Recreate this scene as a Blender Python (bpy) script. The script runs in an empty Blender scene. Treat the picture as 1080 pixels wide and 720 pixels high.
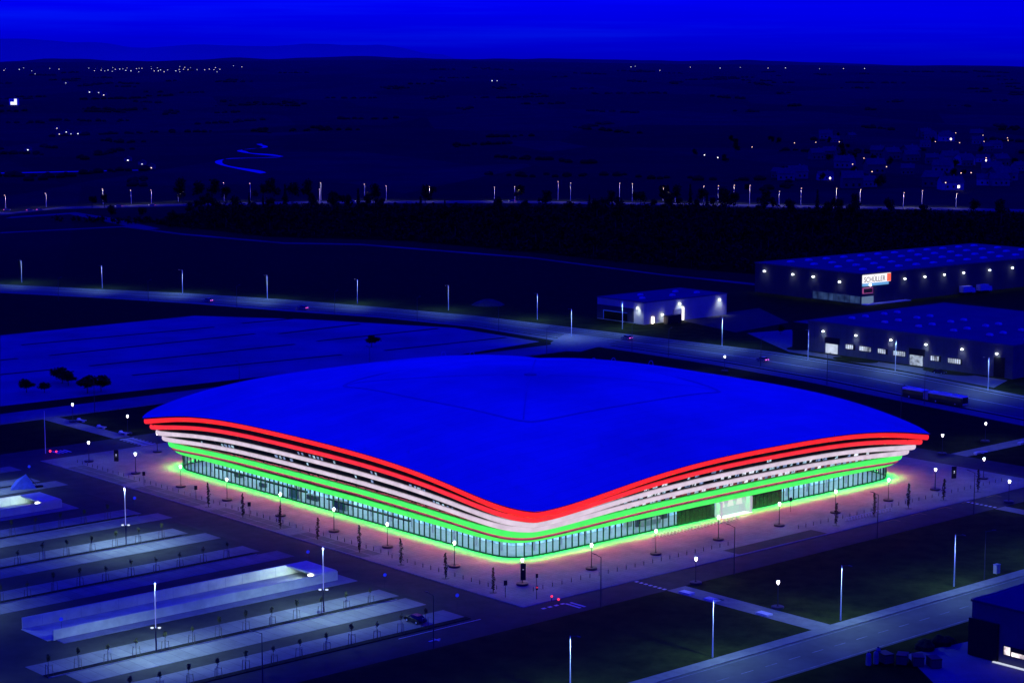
import bpy, math, random
from mathutils import Vector, Matrix, noise
R = math.radians
random.seed(7)
sc = bpy.context.scene
C = sc.collection

# ------------------------------------------------------------------ city grid
ANG = R(41.5)                                   # direction of the street along the right facade
UX, UY = math.cos(ANG), math.sin(ANG)
OX, OY = 1.2356, 360.3274                       # plaza corner by the crossroads
def W(a, b, z=0.0):                             # grid metres -> world
    return (OX + a*UX - b*UY, OY + a*UY + b*UX, z)

def crest(x):
    pts = [(-9000, 95), (-2570, 104), (-600, 118), (857, 97), (2570, 82), (9000, 82)]
    for (a, za), (b, zb) in zip(pts, pts[1:]):
        if a <= x <= b: return za + (zb-za)*(x-a)/(b-a)
    return 100
def tz(x, y):
    if y < 3200: return 0.0
    k = min(1.0, (y-3200)/6800.0)
    w = 7*noise.noise((x/900, y/900, 1.3)) * min(1, (y-3200)/2000)
    if y > 9700: w = 0
    z = crest(x*10000/max(y, 1)) * k + w
    if y > 10000: z = crest(x*10000/y) - (y-10000)*0.02
    return z

# ------------------------------------------------------------------ materials
MATS = {}
def nt(name):
    m = bpy.data.materials.new(name); m.use_nodes = True
    t = m.node_tree
    return m, t, t.nodes['Principled BSDF']
def mat(name, col, rough=0.8, var=0.25, scale=1.0, metal=0.0, spec=0.3, bump=0.0, world=False):
    if name in MATS: return MATS[name]
    m, t, p = nt(name)
    tc = t.nodes.new('ShaderNodeNewGeometry' if world else 'ShaderNodeTexCoord')
    out = tc.outputs['Position' if world else 'Object']
    n = t.nodes.new('ShaderNodeTexNoise'); n.inputs['Scale'].default_value = scale
    n.inputs['Detail'].default_value = 6; n.inputs['Roughness'].default_value = 0.65
    t.links.new(out, n.inputs['Vector'])
    r = t.nodes.new('ShaderNodeValToRGB')
    r.color_ramp.elements[0].position = 0.3; r.color_ramp.elements[1].position = 0.7
    a = [max(0, c*(1-var)) for c in col]; b = [min(1, c*(1+var)) for c in col]
    r.color_ramp.elements[0].color = (*a, 1); r.color_ramp.elements[1].color = (*b, 1)
    t.links.new(n.outputs['Fac'], r.inputs['Fac']); t.links.new(r.outputs['Color'], p.inputs['Base Color'])
    p.inputs['Roughness'].default_value = rough; p.inputs['Metallic'].default_value = metal
    p.inputs['Specular IOR Level'].default_value = spec
    if bump:
        bp = t.nodes.new('ShaderNodeBump'); bp.inputs['Strength'].default_value = bump
        t.links.new(n.outputs['Fac'], bp.inputs['Height']); t.links.new(bp.outputs['Normal'], p.inputs['Normal'])
    MATS[name] = m
    return m
def em(name, col, s, base=(0.02, 0.02, 0.02), var=0.0, scale=1.0):
    if name in MATS: return MATS[name]
    m, t, p = nt(name)
    p.inputs['Base Color'].default_value = (*base, 1)
    p.inputs['Emission Color'].default_value = (*col, 1)
    p.inputs['Emission Strength'].default_value = s
    if var:
        tc = t.nodes.new('ShaderNodeTexCoord'); n = t.nodes.new('ShaderNodeTexNoise')
        n.inputs['Scale'].default_value = scale; n.inputs['Detail'].default_value = 4
        t.links.new(tc.outputs['Object'], n.inputs['Vector'])
        mr = t.nodes.new('ShaderNodeMapRange')
        mr.inputs['From Min'].default_value = 0.3; mr.inputs['From Max'].default_value = 0.7
        mr.inputs['To Min'].default_value = s*(1-var); mr.inputs['To Max'].default_value = s*(1+var)
        t.links.new(n.outputs['Fac'], mr.inputs['Value']); t.links.new(mr.outputs['Result'], p.inputs['Emission Strength'])
    MATS[name] = m
    return m

def gridcoord(t, rot=-ANG):
    g = t.nodes.new('ShaderNodeNewGeometry'); mp = t.nodes.new('ShaderNodeMapping')
    mp.vector_type = 'TEXTURE' if rot > 0 else 'POINT'
    mp.inputs['Rotation'].default_value = (0, 0, rot)
    t.links.new(g.outputs['Position'], mp.inputs['Vector'])
    return mp.outputs['Vector']
def paved(name, c1, c2, bw, bh, mortar, mcol, rough=0.8, var=0.3, nscale=0.15):
    """slabs laid on the street grid, with stains over them"""
    if name in MATS: return MATS[name]
    m, t, p = nt(name)
    v = gridcoord(t)
    b = t.nodes.new('ShaderNodeTexBrick')
    b.inputs['Scale'].default_value = 1.0; b.inputs['Brick Width'].default_value = bw; b.inputs['Row Height'].default_value = bh
    b.inputs['Mortar Size'].default_value = mortar; b.offset = 0.0
    b.inputs['Color1'].default_value = (*c1, 1); b.inputs['Color2'].default_value = (*c2, 1); b.inputs['Mortar'].default_value = (*mcol, 1)
    t.links.new(v, b.inputs['Vector'])
    n = t.nodes.new('ShaderNodeTexNoise'); n.inputs['Scale'].default_value = nscale; n.inputs['Detail'].default_value = 8
    n.inputs['Roughness'].default_value = 0.7
    t.links.new(v, n.inputs['Vector'])
    mr = t.nodes.new('ShaderNodeMapRange'); mr.inputs['From Min'].default_value = 0.3; mr.inputs['From Max'].default_value = 0.7
    mr.inputs['To Min'].default_value = 1-var; mr.inputs['To Max'].default_value = 1+var
    t.links.new(n.outputs['Fac'], mr.inputs['Value'])
    mx = t.nodes.new('ShaderNodeVectorMath'); mx.operation = 'SCALE'
    t.links.new(b.outputs['Color'], mx.inputs[0]); t.links.new(mr.outputs['Result'], mx.inputs['Scale'])
    t.links.new(mx.outputs['Vector'], p.inputs['Base Color'])
    p.inputs['Roughness'].default_value = rough; p.inputs['Specular IOR Level'].default_value = 0.3
    MATS[name] = m
    return m

asphalt = mat('asphalt', (0.046, 0.047, 0.030), 0.85, 0.35, 0.25, world=True, bump=0.05)
asphalt_lane = mat('asphalt_lane', (0.042, 0.044, 0.026), 0.9, 0.35, 0.2, world=True)
roadway = mat('roadway', (0.10, 0.105, 0.078), 0.75, 0.3, 0.12, world=True)
footway = mat('footway', (0.21, 0.21, 0.17), 0.85, 0.2, 0.5, world=True)
plaza_m = paved('plaza_paving', (0.235, 0.225, 0.20), (0.20, 0.195, 0.175), 1.2, 0.6, 0.03, (0.10, 0.10, 0.10), 0.75, 0.28, 0.12)
layby_m = paved('layby_paving', (0.12, 0.12, 0.10), (0.10, 0.10, 0.09), 2.5, 5.2, 0.09, (0.26, 0.26, 0.22), 0.8, 0.25, 0.2)
bay_m = paved('bay_paving', (0.20, 0.205, 0.17), (0.165, 0.17, 0.15), 2.5, 40, 0.05, (0.09, 0.09, 0.10), 0.8, 0.3, 0.12)
concrete = mat('concrete', (0.46, 0.48, 0.46), 0.85, 0.22, 0.35, bump=0.05)
concrete_dim = mat('concrete_dim', (0.22, 0.22, 0.23), 0.85, 0.25, 0.35)
lawn_m = mat('lawn', (0.026, 0.038, 0.0045), 0.95, 0.6, 0.22, world=True, spec=0.1)
soil_m = mat('planting_soil', (0.020, 0.022, 0.014), 0.95, 0.5, 0.8, world=True, spec=0.1)
gravel_m = mat('gravel', (0.29, 0.29, 0.29), 0.95, 0.30, 0.035, world=True, spec=0.1)
paint = mat('road_paint', (0.62, 0.62, 0.60), 0.7, 0.25, 1.5, world=True)
yellow_paint = mat('yellow_paint', (0.55, 0.38, 0.06), 0.7, 0.25, 1.5, world=True)
metal_pale = mat('galvanised_steel', (0.62, 0.63, 0.64), 0.45, 0.12, 2.0, spec=0.5)
metal_dark = mat('dark_steel', (0.035, 0.036, 0.042), 0.5, 0.2, 2.0, spec=0.5)
black = mat('black_panel', (0.006, 0.006, 0.008), 0.5, 0.3, 1.0)
white_conc = mat('white_concrete', (0.60, 0.60, 0.60), 0.7, 0.1, 1.5)
timber = mat('stake_timber', (0.10, 0.085, 0.06), 0.9, 0.3, 4)
bark = mat('bark', (0.06, 0.05, 0.04), 0.95, 0.4, 6)
leaf_dark = mat('leaf_dark', (0.022, 0.028, 0.010), 0.9, 0.55, 0.35, spec=0.1)
leaf_olive = mat('leaf_olive', (0.10, 0.11, 0.030), 0.9, 0.5, 1.2, spec=0.1)
leaf_col = mat('leaf_column', (0.045, 0.045, 0.022), 0.9, 0.5, 1.2, spec=0.1)
def roof_material():
    m, t, p = nt('membrane_roof')
    tc = t.nodes.new('ShaderNodeTexCoord')
    b = t.nodes.new('ShaderNodeTexBrick'); b.inputs['Scale'].default_value = 1.0; b.inputs['Brick Width'].default_value = 24; b.inputs['Row Height'].default_value = 3.0
    b.inputs['Mortar Size'].default_value = 0.10; b.inputs['Mortar Smooth'].default_value = 0.6
    b.inputs['Color1'].default_value = (0.70, 0.70, 0.72, 1); b.inputs['Color2'].default_value = (0.66, 0.66, 0.68, 1); b.inputs['Mortar'].default_value = (0.58, 0.58, 0.60, 1)
    t.links.new(tc.outputs['Object'], b.inputs['Vector'])
    n = t.nodes.new('ShaderNodeTexNoise'); n.inputs['Scale'].default_value = 0.03; n.inputs['Detail'].default_value = 9; n.inputs['Roughness'].default_value = 0.6
    t.links.new(tc.outputs['Object'], n.inputs['Vector'])
    r = t.nodes.new('ShaderNodeMapRange'); r.inputs['From Min'].default_value = 0.3; r.inputs['From Max'].default_value = 0.7; r.inputs['To Min'].default_value = 0.72; r.inputs['To Max'].default_value = 1.12
    t.links.new(n.outputs['Fac'], r.inputs['Value'])
    ln = t.nodes.new('ShaderNodeVectorMath'); ln.operation = 'LENGTH'
    fl = t.nodes.new('ShaderNodeVectorMath'); fl.operation = 'MULTIPLY'; fl.inputs[1].default_value = (1, 1, 0); t.links.new(tc.outputs['Object'], fl.inputs[0]); t.links.new(fl.outputs['Vector'], ln.inputs[0])
    st = t.nodes.new('ShaderNodeMapRange'); st.inputs['From Min'].default_value = 1.0; st.inputs['From Max'].default_value = 26.0; st.inputs['To Min'].default_value = 0.68; st.inputs['To Max'].default_value = 1.0   # darker round the crown vent
    t.links.new(ln.outputs['Value'], st.inputs['Value'])
    mm = t.nodes.new('ShaderNodeMath'); mm.operation = 'MULTIPLY'; t.links.new(r.outputs['Result'], mm.inputs[0]); t.links.new(st.outputs['Result'], mm.inputs[1])
    v = t.nodes.new('ShaderNodeVectorMath'); v.operation = 'SCALE'; t.links.new(b.outputs['Color'], v.inputs[0]); t.links.new(mm.outputs['Value'], v.inputs['Scale'])
    t.links.new(v.outputs['Vector'], p.inputs['Base Color']); p.inputs['Roughness'].default_value = 0.6; p.inputs['Specular IOR Level'].default_value = 0.3
    return m
roof_m = roof_material()
seam_m = mat('roof_seam', (0.50, 0.50, 0.52), 0.7, 0.1, 0.2)
flat_roof = mat('flat_roof', (0.12, 0.12, 0.115), 0.85, 0.22, 0.08)
clad_dark = mat('cladding_dark', (0.045, 0.047, 0.055), 0.6, 0.2, 0.4)
clad_grey = mat('cladding_grey', (0.085, 0.09, 0.10), 0.6, 0.2, 0.3)
clad_pale = mat('cladding_pale', (0.46, 0.47, 0.36), 0.6, 0.12, 0.3)
skylight_m = mat('skylight', (0.55, 0.56, 0.6), 0.3, 0.1, 0.8)
facade_dark = mat('facade_dark', (0.022, 0.020, 0.026), 0.6, 0.3, 0.5)
frame_dark = mat('frame_dark', (0.012, 0.02, 0.024), 0.5, 0.2, 1.0)
rubber = mat('rubber', (0.012, 0.012, 0.012), 0.9, 0.2, 4)
car_black = mat('car_paint_black', (0.010, 0.010, 0.013), 0.25, 0.1, 1, spec=0.6)
car_grey = mat('car_paint_grey', (0.16, 0.17, 0.18), 0.3, 0.1, 1, spec=0.6)
car_white = mat('car_paint_white', (0.55, 0.56, 0.58), 0.3, 0.1, 1, spec=0.6)
glass_dark = mat('dark_glass', (0.008, 0.009, 0.011), 0.12, 0.1, 1, spec=0.6)
house_wall = mat('house_wall', (0.15, 0.15, 0.16), 0.85, 0.25, 0.3)
house_roof = mat('house_roof', (0.075, 0.07, 0.075), 0.85, 0.3, 0.6)
tarp_m = mat('blue_tarpaulin', (0.05, 0.08, 0.36), 0.6, 0.3, 0.8)

WHITE = (0.80, 0.90, 1.0)
lamp_glow = em('lamp_glow', (1.0, 0.90, 0.85), 6)
lamp_white = em('lamp_white', (0.92, 0.95, 1.0), 9)
lamp_warm = em('lamp_warm', (1.0, 0.80, 0.62), 8)
far_glow = em('far_glow', (1.0, 0.93, 0.9), 3.2)
far_warm = em('far_warm', (1.0, 0.60, 0.40), 2.0)
red_glow = em('red_glow', (1.0, 0.03, 0.06), 2.2)
pink_glow = em('pink_glow', (1.0, 0.10, 0.45), 5)
blue_glow = em('blue_glow', (0.02, 0.06, 1.0), 0.35)
band_red = em('band_red', (1.0, 0.018, 0.010), 1.15, var=0.12, scale=0.35)
band_red2 = em('band_red2', (1.0, 0.030, 0.030), 1.05, var=0.14, scale=0.35)
band_white = em('band_white', (0.80, 0.66, 0.80), 0.92, var=0.14, scale=0.35)
band_green = em('band_green', (0.075, 1.0, 0.13), 1.0, var=0.12, scale=0.35)
spill_red = em('added_red_spill', (1.0, 0.15, 0.25), 118)  # added hidden emitter, stands in for spill from the red bands
strip_green = em('led_strip_green', (0.02, 1.0, 0.10), 200)

# ------------------------------------------------------------------ mesh builder
class MB:
    def __init__(s): s.v = []; s.f = []; s.m = []
    def add(s, vs, fs, mi=0):
        o = len(s.v); s.v += [tuple(q) for q in vs]
        for f in fs: s.f.append([o+i for i in f]); s.m.append(mi)
    def box(s, x0, x1, y0, y1, z0, z1, mi=0):
        s.add([(x0,y0,z0),(x1,y0,z0),(x1,y1,z0),(x0,y1,z0),(x0,y0,z1),(x1,y0,z1),(x1,y1,z1),(x0,y1,z1)],
              [(0,3,2,1),(4,5,6,7),(0,1,5,4),(1,2,6,5),(2,3,7,6),(3,0,4,7)], mi)
    def bar(s, p, q, w, mi=0, w2=None, n=4):
        p = Vector(p); q = Vector(q); d = (q-p).normalized()
        a = d.cross(Vector((0, 0, 1)))
        if a.length < 1e-3: a = Vector((1, 0, 0))
        a.normalize(); b = d.cross(a); w2 = w if w2 is None else w2
        vs = []
        for c, r in ((p, w), (q, w2)):
            for i in range(n):
                t = 2*math.pi*(i+.5)/n
                vs.append(c + a*math.cos(t)*r + b*math.sin(t)*r)
        fs = [(i, (i+1) % n, n+(i+1) % n, n+i) for i in range(n)] + [tuple(range(n-1, -1, -1)), tuple(range(n, 2*n))]
        s.add(vs, fs, mi)
    def lathe(s, prof, n=10, mi=0, cx=0, cy=0):
        vs = []
        for r, z in prof:
            for i in range(n):
                t = 2*math.pi*i/n; vs.append((cx+r*math.cos(t), cy+r*math.sin(t), z))
        fs = []
        for k in range(len(prof)-1):
            for i in range(n):
                j = (i+1) % n
                fs.append((k*n+i, k*n+j, (k+1)*n+j, (k+1)*n+i))
        fs.append(tuple(range(n-1, -1, -1))); fs.append(tuple(range((len(prof)-1)*n, len(prof)*n)))
        s.add(vs, fs, mi)
    def prism(s, pts, z0, z1, mi=0):
        n = len(pts)
        s.add([(x, y, z0) for x, y in pts] + [(x, y, z1) for x, y in pts],
              [tuple(range(n-1, -1, -1)), tuple(range(n, 2*n))] + [(i, (i+1) % n, n+(i+1) % n, n+i) for i in range(n)], mi)
    def prof(s, pts, y0, y1, mi=0):             # side profile (x,z) extruded along y
        n = len(pts)
        s.add([(x, y0, z) for x, z in pts] + [(x, y1, z) for x, z in pts],
              [tuple(range(n)), tuple(range(2*n-1, n-1, -1))] + [(i, n+i, n+(i+1) % n, (i+1) % n) for i in range(n)], mi)
    def build(s, name, mats, parent=None, smooth=False, kind=None):
        me = bpy.data.meshes.new(name); me.from_pydata(s.v, [], s.f)
        if not isinstance(mats, (list, tuple)): mats = [mats]
        for m in mats: me.materials.append(m)
        if len(mats) > 1: me.polygons.foreach_set('material_index', s.m)
        if smooth: me.polygons.foreach_set('use_smooth', [True]*len(me.polygons))
        me.update()
        o = bpy.data.objects.new(name, me); C.objects.link(o)
        if parent is not None: o.parent = parent
        if kind: o['kind'] = kind
        return o

def tag(o, label, cat, group=None):
    o['label'] = label; o['category'] = cat
    if group: o['group'] = group
    return o
def thing(name, label, cat, loc=(0, 0, 0), rz=0.0, group=None):
    o = bpy.data.objects.new(name, None); C.objects.link(o)
    o.location = loc; o.rotation_euler = (0, 0, rz); o.empty_display_size = 0.5
    return tag(o, label, cat, group)
def dup(root, loc, rz=None, label=None, group=None, scale=None):
    r = root.copy(); C.objects.link(r); r.location = loc
    if rz is not None: r.rotation_euler = (0, 0, rz)
    if label: r['label'] = label
    if group: r['group'] = group
    if scale: r.scale = scale
    for ch in root.children:
        c = ch.copy(); C.objects.link(c); c.parent = r
        for g in ch.children:
            d = g.copy(); C.objects.link(d); d.parent = c
    return r
class Maker:
    """first call returns the prototype, later calls copies of it"""
    def __init__(s, make): s.make = make; s.proto = None
    def __call__(s, loc, rz, label, group=None, scale=None):
        if s.proto is None:
            s.proto = s.make(); o = s.proto; o.location = loc; o.rotation_euler = (0, 0, rz); o['label'] = label
            if group: o['group'] = group
            if scale: o.scale = scale
            return o
        return dup(s.proto, loc, rz, label, group, scale)
def spot(name, parent, loc, energy, cone=140, blend=0.6, col=WHITE, target=(0, 0, -1), size=0.15):
    l = bpy.data.lights.new(name, 'SPOT'); l.energy = energy; l.spot_size = R(cone); l.spot_blend = blend
    l.color = col; l.shadow_soft_size = size
    o = bpy.data.objects.new(name, l); C.objects.link(o); o.parent = parent; o.location = loc
    o.rotation_euler = Vector(target).to_track_quat('-Z', 'Y').to_euler()
    return o
def sheet(name, pts, z, m, kind='structure'):
    b = MB(); b.add([(x, y, z) for x, y in pts], [tuple(range(len(pts)))])
    o = b.build(name, m)
    if kind: o['kind'] = kind
    return o
def slab(name, rect, z0, z1, m, kind='structure'):
    u0, u1, v0, v1 = rect
    b = MB(); b.box(u0, u1, v0, v1, z0, z1)
    o = b.build(name, m); o.location = (OX, OY, 0); o.rotation_euler = (0, 0, ANG)
    if kind: o['kind'] = kind
    return o
ORD = ['first', 'second', 'third', 'fourth', 'fifth', 'sixth', 'seventh', 'eighth', 'ninth', 'tenth', 'eleventh', 'twelfth',
       'thirteenth', 'fourteenth', 'fifteenth', 'sixteenth', 'seventeenth', 'eighteenth', 'nineteenth', 'twentieth']

# ------------------------------------------------------------------ terrain, sky, hills
def terrain():
    ys = [-400, -150, 100, 200, 400, 600, 800, 1000, 1200, 1500, 1800, 2200, 2600, 3000]
    y = 3200
    while y < 10000: ys.append(y); y += 200
    ys += [10000, 10400, 11500, 13500]
    n = 61; vs = []; fs = []
    for y in ys:
        half = 700 + 0.42*max(y, 0)
        for i in range(n):
            x = -half + 2*half*i/(n-1)
            vs.append((x, y, tz(x, y)))
    for k in range(len(ys)-1):
        for i in range(n-1):
            a = k*n+i; fs.append((a, a+1, a+n+1, a+n))
    b = MB(); b.add(vs, fs)
    m, t, p = nt('fields')
    g = t.nodes.new('ShaderNodeNewGeometry')
    mp = t.nodes.new('ShaderNodeMapping'); mp.inputs['Rotation'].default_value = (0, 0, -0.5); mp.inputs['Scale'].default_value = (0.0042, 0.0016, 0.001)
    t.links.new(g.outputs['Position'], mp.inputs['Vector'])
    vo = t.nodes.new('ShaderNodeTexVoronoi'); vo.inputs['Scale'].default_value = 1.0
    t.links.new(mp.outputs['Vector'], vo.inputs['Vector'])
    sp = t.nodes.new('ShaderNodeSeparateColor'); t.links.new(vo.outputs['Color'], sp.inputs['Color'])
    r1 = t.nodes.new('ShaderNodeValToRGB'); e = r1.color_ramp.elements
    e[0].position = 0.0; e[0].color = (0.006, 0.010, 0.008, 1); e[1].position = 1.0; e[1].color = (0.026, 0.032, 0.031, 1)
    t.links.new(sp.outputs['Red'], r1.inputs['Fac'])
    ns = t.nodes.new('ShaderNodeTexNoise'); ns.inputs['Scale'].default_value = 0.012; ns.inputs['Detail'].default_value = 9; ns.inputs['Roughness'].default_value = 0.68
    t.links.new(g.outputs['Position'], ns.inputs['Vector'])
    mr = t.nodes.new('ShaderNodeMapRange'); mr.inputs['From Min'].default_value = 0.3; mr.inputs['From Max'].default_value = 0.7; mr.inputs['To Min'].default_value = 0.6; mr.inputs['To Max'].default_value = 1.4
    t.links.new(ns.outputs['Fac'], mr.inputs['Value'])
    sc1 = t.nodes.new('ShaderNodeVectorMath'); sc1.operation = 'SCALE'
    t.links.new(r1.outputs['Color'], sc1.inputs[0]); t.links.new(mr.outputs['Result'], sc1.inputs['Scale'])
    # near the arena: rough grass
    sx = t.nodes.new('ShaderNodeSeparateXYZ'); t.links.new(g.outputs['Position'], sx.inputs['Vector'])
    nr = t.nodes.new('ShaderNodeMapRange'); nr.inputs['From Min'].default_value = 850; nr.inputs['From Max'].default_value = 1900
    t.links.new(sx.outputs['Y'], nr.inputs['Value'])
    n2 = t.nodes.new('ShaderNodeTexNoise'); n2.inputs['Scale'].default_value = 0.2; n2.inputs['Detail'].default_value = 8
    t.links.new(g.outputs['Position'], n2.inputs['Vector'])
    r2 = t.nodes.new('ShaderNodeValToRGB'); e = r2.color_ramp.elements
    e[0].position = 0.3; e[0].color = (0.010, 0.015, 0.0020, 1); e[1].position = 0.7; e[1].color = (0.036, 0.050, 0.0055, 1)
    t.links.new(n2.outputs['Fac'], r2.inputs['Fac'])
    mx = t.nodes.new('ShaderNodeMix'); mx.data_type = 'RGBA'
    t.links.new(nr.outputs['Result'], mx.inputs['Factor']); t.links.new(r2.outputs['Color'], mx.inputs['A']); t.links.new(sc1.outputs['Vector'], mx.inputs['B'])
    # distance haze painted into the ground colour toward the horizon
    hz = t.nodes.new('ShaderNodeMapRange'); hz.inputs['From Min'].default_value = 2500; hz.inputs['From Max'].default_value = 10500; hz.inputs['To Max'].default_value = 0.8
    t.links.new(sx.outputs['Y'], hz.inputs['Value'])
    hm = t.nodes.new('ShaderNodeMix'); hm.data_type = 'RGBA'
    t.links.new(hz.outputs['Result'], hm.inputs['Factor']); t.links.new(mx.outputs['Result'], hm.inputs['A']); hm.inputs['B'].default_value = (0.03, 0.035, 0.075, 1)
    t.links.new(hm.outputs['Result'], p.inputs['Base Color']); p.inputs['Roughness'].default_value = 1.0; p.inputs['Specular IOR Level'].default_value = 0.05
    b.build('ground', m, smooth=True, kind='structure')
terrain()

def ridge(name, pts, Y, m, seed):
    """a far mountain ridge; pts = (X, height)"""
    vs = []; fs = []; n = 160
    x0, x1 = pts[0][0], pts[-1][0]
    for i in range(n+1):
        x = x0+(x1-x0)*i/n
        for (a, za), (b_, zb) in zip(pts, pts[1:]):
            if a <= x <= b_:
                k = (x-a)/(b_-a); k = k*k*(3-2*k); z = za+(zb-za)*k
        z += 22*noise.noise((x/700+seed, 0, 0)) + 9*noise.noise((x/230+seed, 3, 0))
        vs += [(x, Y-1800, -250), (x, Y-700, z*0.55), (x, Y, z), (x, Y+900, -250)]
    for i in range(n):
        for j in range(3):
            a = i*4+j; fs.append((a, a+4, a+5, a+1))
    b = MB(); b.add(vs, fs); b.build(name, m, smooth=True, kind='structure')
haze_hill = mat('far_hills', (0.36, 0.36, 0.38), 1.0, 0.06, 0.0008, world=True, spec=0.0)  # distance haze painted in as a pale hill colour
near_hill = mat('near_hills', (0.06, 0.065, 0.12), 1.0, 0.2, 0.001, world=True, spec=0.0)  # thinner haze painted in, colour lifted toward the sky
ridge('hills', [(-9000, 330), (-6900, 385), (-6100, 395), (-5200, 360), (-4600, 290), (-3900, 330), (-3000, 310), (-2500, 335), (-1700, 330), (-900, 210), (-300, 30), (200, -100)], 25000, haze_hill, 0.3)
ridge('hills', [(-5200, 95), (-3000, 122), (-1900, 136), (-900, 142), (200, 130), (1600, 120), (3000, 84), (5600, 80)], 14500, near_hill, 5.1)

w = bpy.data.worlds.new('World'); sc.world = w; w.use_nodes = True
t = w.node_tree; bg = t.nodes['Background']
SUN_EL, SUN_ROT = R(1.0), R(150)
sky = t.nodes.new('ShaderNodeTexSky'); sky.sky_type = 'NISHITA'; sky.sun_disc = False
sky.sun_elevation = SUN_EL; sky.sun_rotation = SUN_ROT; sky.altitude = 100; sky.dust_density = 0.3; sky.ozone_density = 4.0
# blue hour: the camera's cold white balance leaves almost only the blue of the dusk sky
bw = t.nodes.new('ShaderNodeRGBToBW'); t.links.new(sky.outputs['Color'], bw.inputs['Color'])
pw = t.nodes.new('ShaderNodeMath'); pw.operation = 'POWER'; pw.inputs[1].default_value = 0.25
t.links.new(bw.outputs['Val'], pw.inputs[0])
tcw = t.nodes.new('ShaderNodeTexCoord')
mpw = t.nodes.new('ShaderNodeMapping'); mpw.inputs['Scale'].default_value = (2.2, 2.2, 60)
t.links.new(tcw.outputs['Generated'], mpw.inputs['Vector'])
cn = t.nodes.new('ShaderNodeTexNoise'); cn.inputs['Scale'].default_value = 1.6; cn.inputs['Detail'].default_value = 5; cn.inputs['Roughness'].default_value = 0.55
t.links.new(mpw.outputs['Vector'], cn.inputs['Vector'])
cr = t.nodes.new('ShaderNodeMapRange'); cr.inputs['From Min'].default_value = 0.35; cr.inputs['From Max'].default_value = 0.68; cr.inputs['To Min'].default_value = 0.94; cr.inputs['To Max'].default_value = 1.14
t.links.new(cn.outputs['Fac'], cr.inputs['Value'])
ml = t.nodes.new('ShaderNodeMath'); ml.operation = 'MULTIPLY'
t.links.new(pw.outputs['Value'], ml.inputs[0]); t.links.new(cr.outputs['Result'], ml.inputs[1])
tint = t.nodes.new('ShaderNodeValToRGB'); e = tint.color_ramp.elements
e[0].position = 0.50; e[0].color = (0.0, 0.0, 1.0, 1); e[1].position = 0.75; e[1].color = (0.0, 0.008, 1.0, 1)
t.links.new(cn.outputs['Fac'], tint.inputs['Fac'])
sz = t.nodes.new('ShaderNodeSeparateXYZ'); t.links.new(tcw.outputs['Generated'], sz.inputs['Vector'])
zr = t.nodes.new('ShaderNodeMapRange'); zr.inputs['From Min'].default_value = 0.0; zr.inputs['From Max'].default_value = 0.036; zr.inputs['To Min'].default_value = 0.72; zr.inputs['To Max'].default_value = 1.15
t.links.new(sz.outputs['Z'], zr.inputs['Value'])
z2 = t.nodes.new('ShaderNodeMapRange'); z2.inputs['From Min'].default_value = 0.03; z2.inputs['From Max'].default_value = 0.6; z2.inputs['To Min'].default_value = 1.0; z2.inputs['To Max'].default_value = 1.45
t.links.new(sz.outputs['Z'], z2.inputs['Value'])
m1 = t.nodes.new('ShaderNodeMath'); m1.operation = 'MULTIPLY'; t.links.new(zr.outputs['Result'], m1.inputs[0]); t.links.new(z2.outputs['Result'], m1.inputs[1])
m2 = t.nodes.new('ShaderNodeMath'); m2.operation = 'MULTIPLY'; t.links.new(ml.outputs['Value'], m2.inputs[0]); t.links.new(m1.outputs['Value'], m2.inputs[1])
vm = t.nodes.new('ShaderNodeVectorMath'); vm.operation = 'SCALE'
t.links.new(tint.outputs['Color'], vm.inputs[0]); t.links.new(m2.outputs['Value'], vm.inputs['Scale'])
t.links.new(vm.outputs['Vector'], bg.inputs['Color'])
bg.inputs['Strength'].default_value = 1.07
sl = bpy.data.lights.new('dusk_sun', 'SUN'); sl.energy = 0.03; sl.angle = R(12); sl.color = (0.15, 0.2, 1.0)
so = bpy.data.objects.new('dusk_sun', sl); C.objects.link(so)
so.rotation_euler = Vector((-math.sin(SUN_ROT), -math.cos(SUN_ROT), -math.sin(R(12)))).to_track_quat('-Z', 'Y').to_euler()

# ------------------------------------------------------------------ ground surfaces on the street grid
slab('parking_lot', (-120, -11, -1.5, 222), -0.3, 0.02, asphalt_lane)
slab('street', (-11, 0, -11.0, 197), -0.3, 0.03, asphalt)
slab('street', (0, 185, 182.4, 197), -0.3, 0.03, asphalt)
slab('street', (0, 330, -10.5, -1.2), -0.3, 0.034, asphalt)
slab('street', (-190, -11, -11.5, -1.5), -0.3, 0.034, asphalt)
slab('street', (168.5, 181, -1.2, 182.4), -0.3, 0.03, asphalt)
slab('plaza', (0, 168.5, -1.2, 182.4), -0.3, 0.12, plaza_m)
slab('plaza_kerb', (-0.25, 0, -1.45, 182.4), -0.3, 0.15, concrete_dim)
slab('plaza_kerb', (0, 168.5, -1.45, -1.2), -0.3, 0.15, concrete_dim)
b = MB()
for v0 in range(48, 176, 32): b.box(0.1, 5.3, v0, v0+26, 0.0, 0.128)
o = b.build('parking_layby', layby_m); o.location = (OX, OY, 0); o.rotation_euler = (0, 0, ANG); o['kind'] = 'structure'
b = MB()
b.box(60, 88, -0.9, 3.6, 0.0, 0.127)
o = b.build('taxi_bay', asphalt); o.location = (OX, OY, 0); o.rotation_euler = (0, 0, ANG); o['kind'] = 'structure'
slab('lawn', (-190, 330, -46.6, -10.75), -0.3, 0.10, lawn_m)
slab('footpath', (28.5, 33.6, -46.6, -10.75), -0.3, 0.115, footway)
slab('footpath', (-190, 330, -49.4, -46.6), -0.3, 0.13, footway)
slab('roadway', (-190, 330, -61.5, -49.4), -0.3, 0.03, roadway)
slab('footpath', (135, 139, -46.6, -10.75), -0.3, 0.117, footway)
slab('footpath', (181, 330, 30, 35), -0.3, 0.05, footway)
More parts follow.
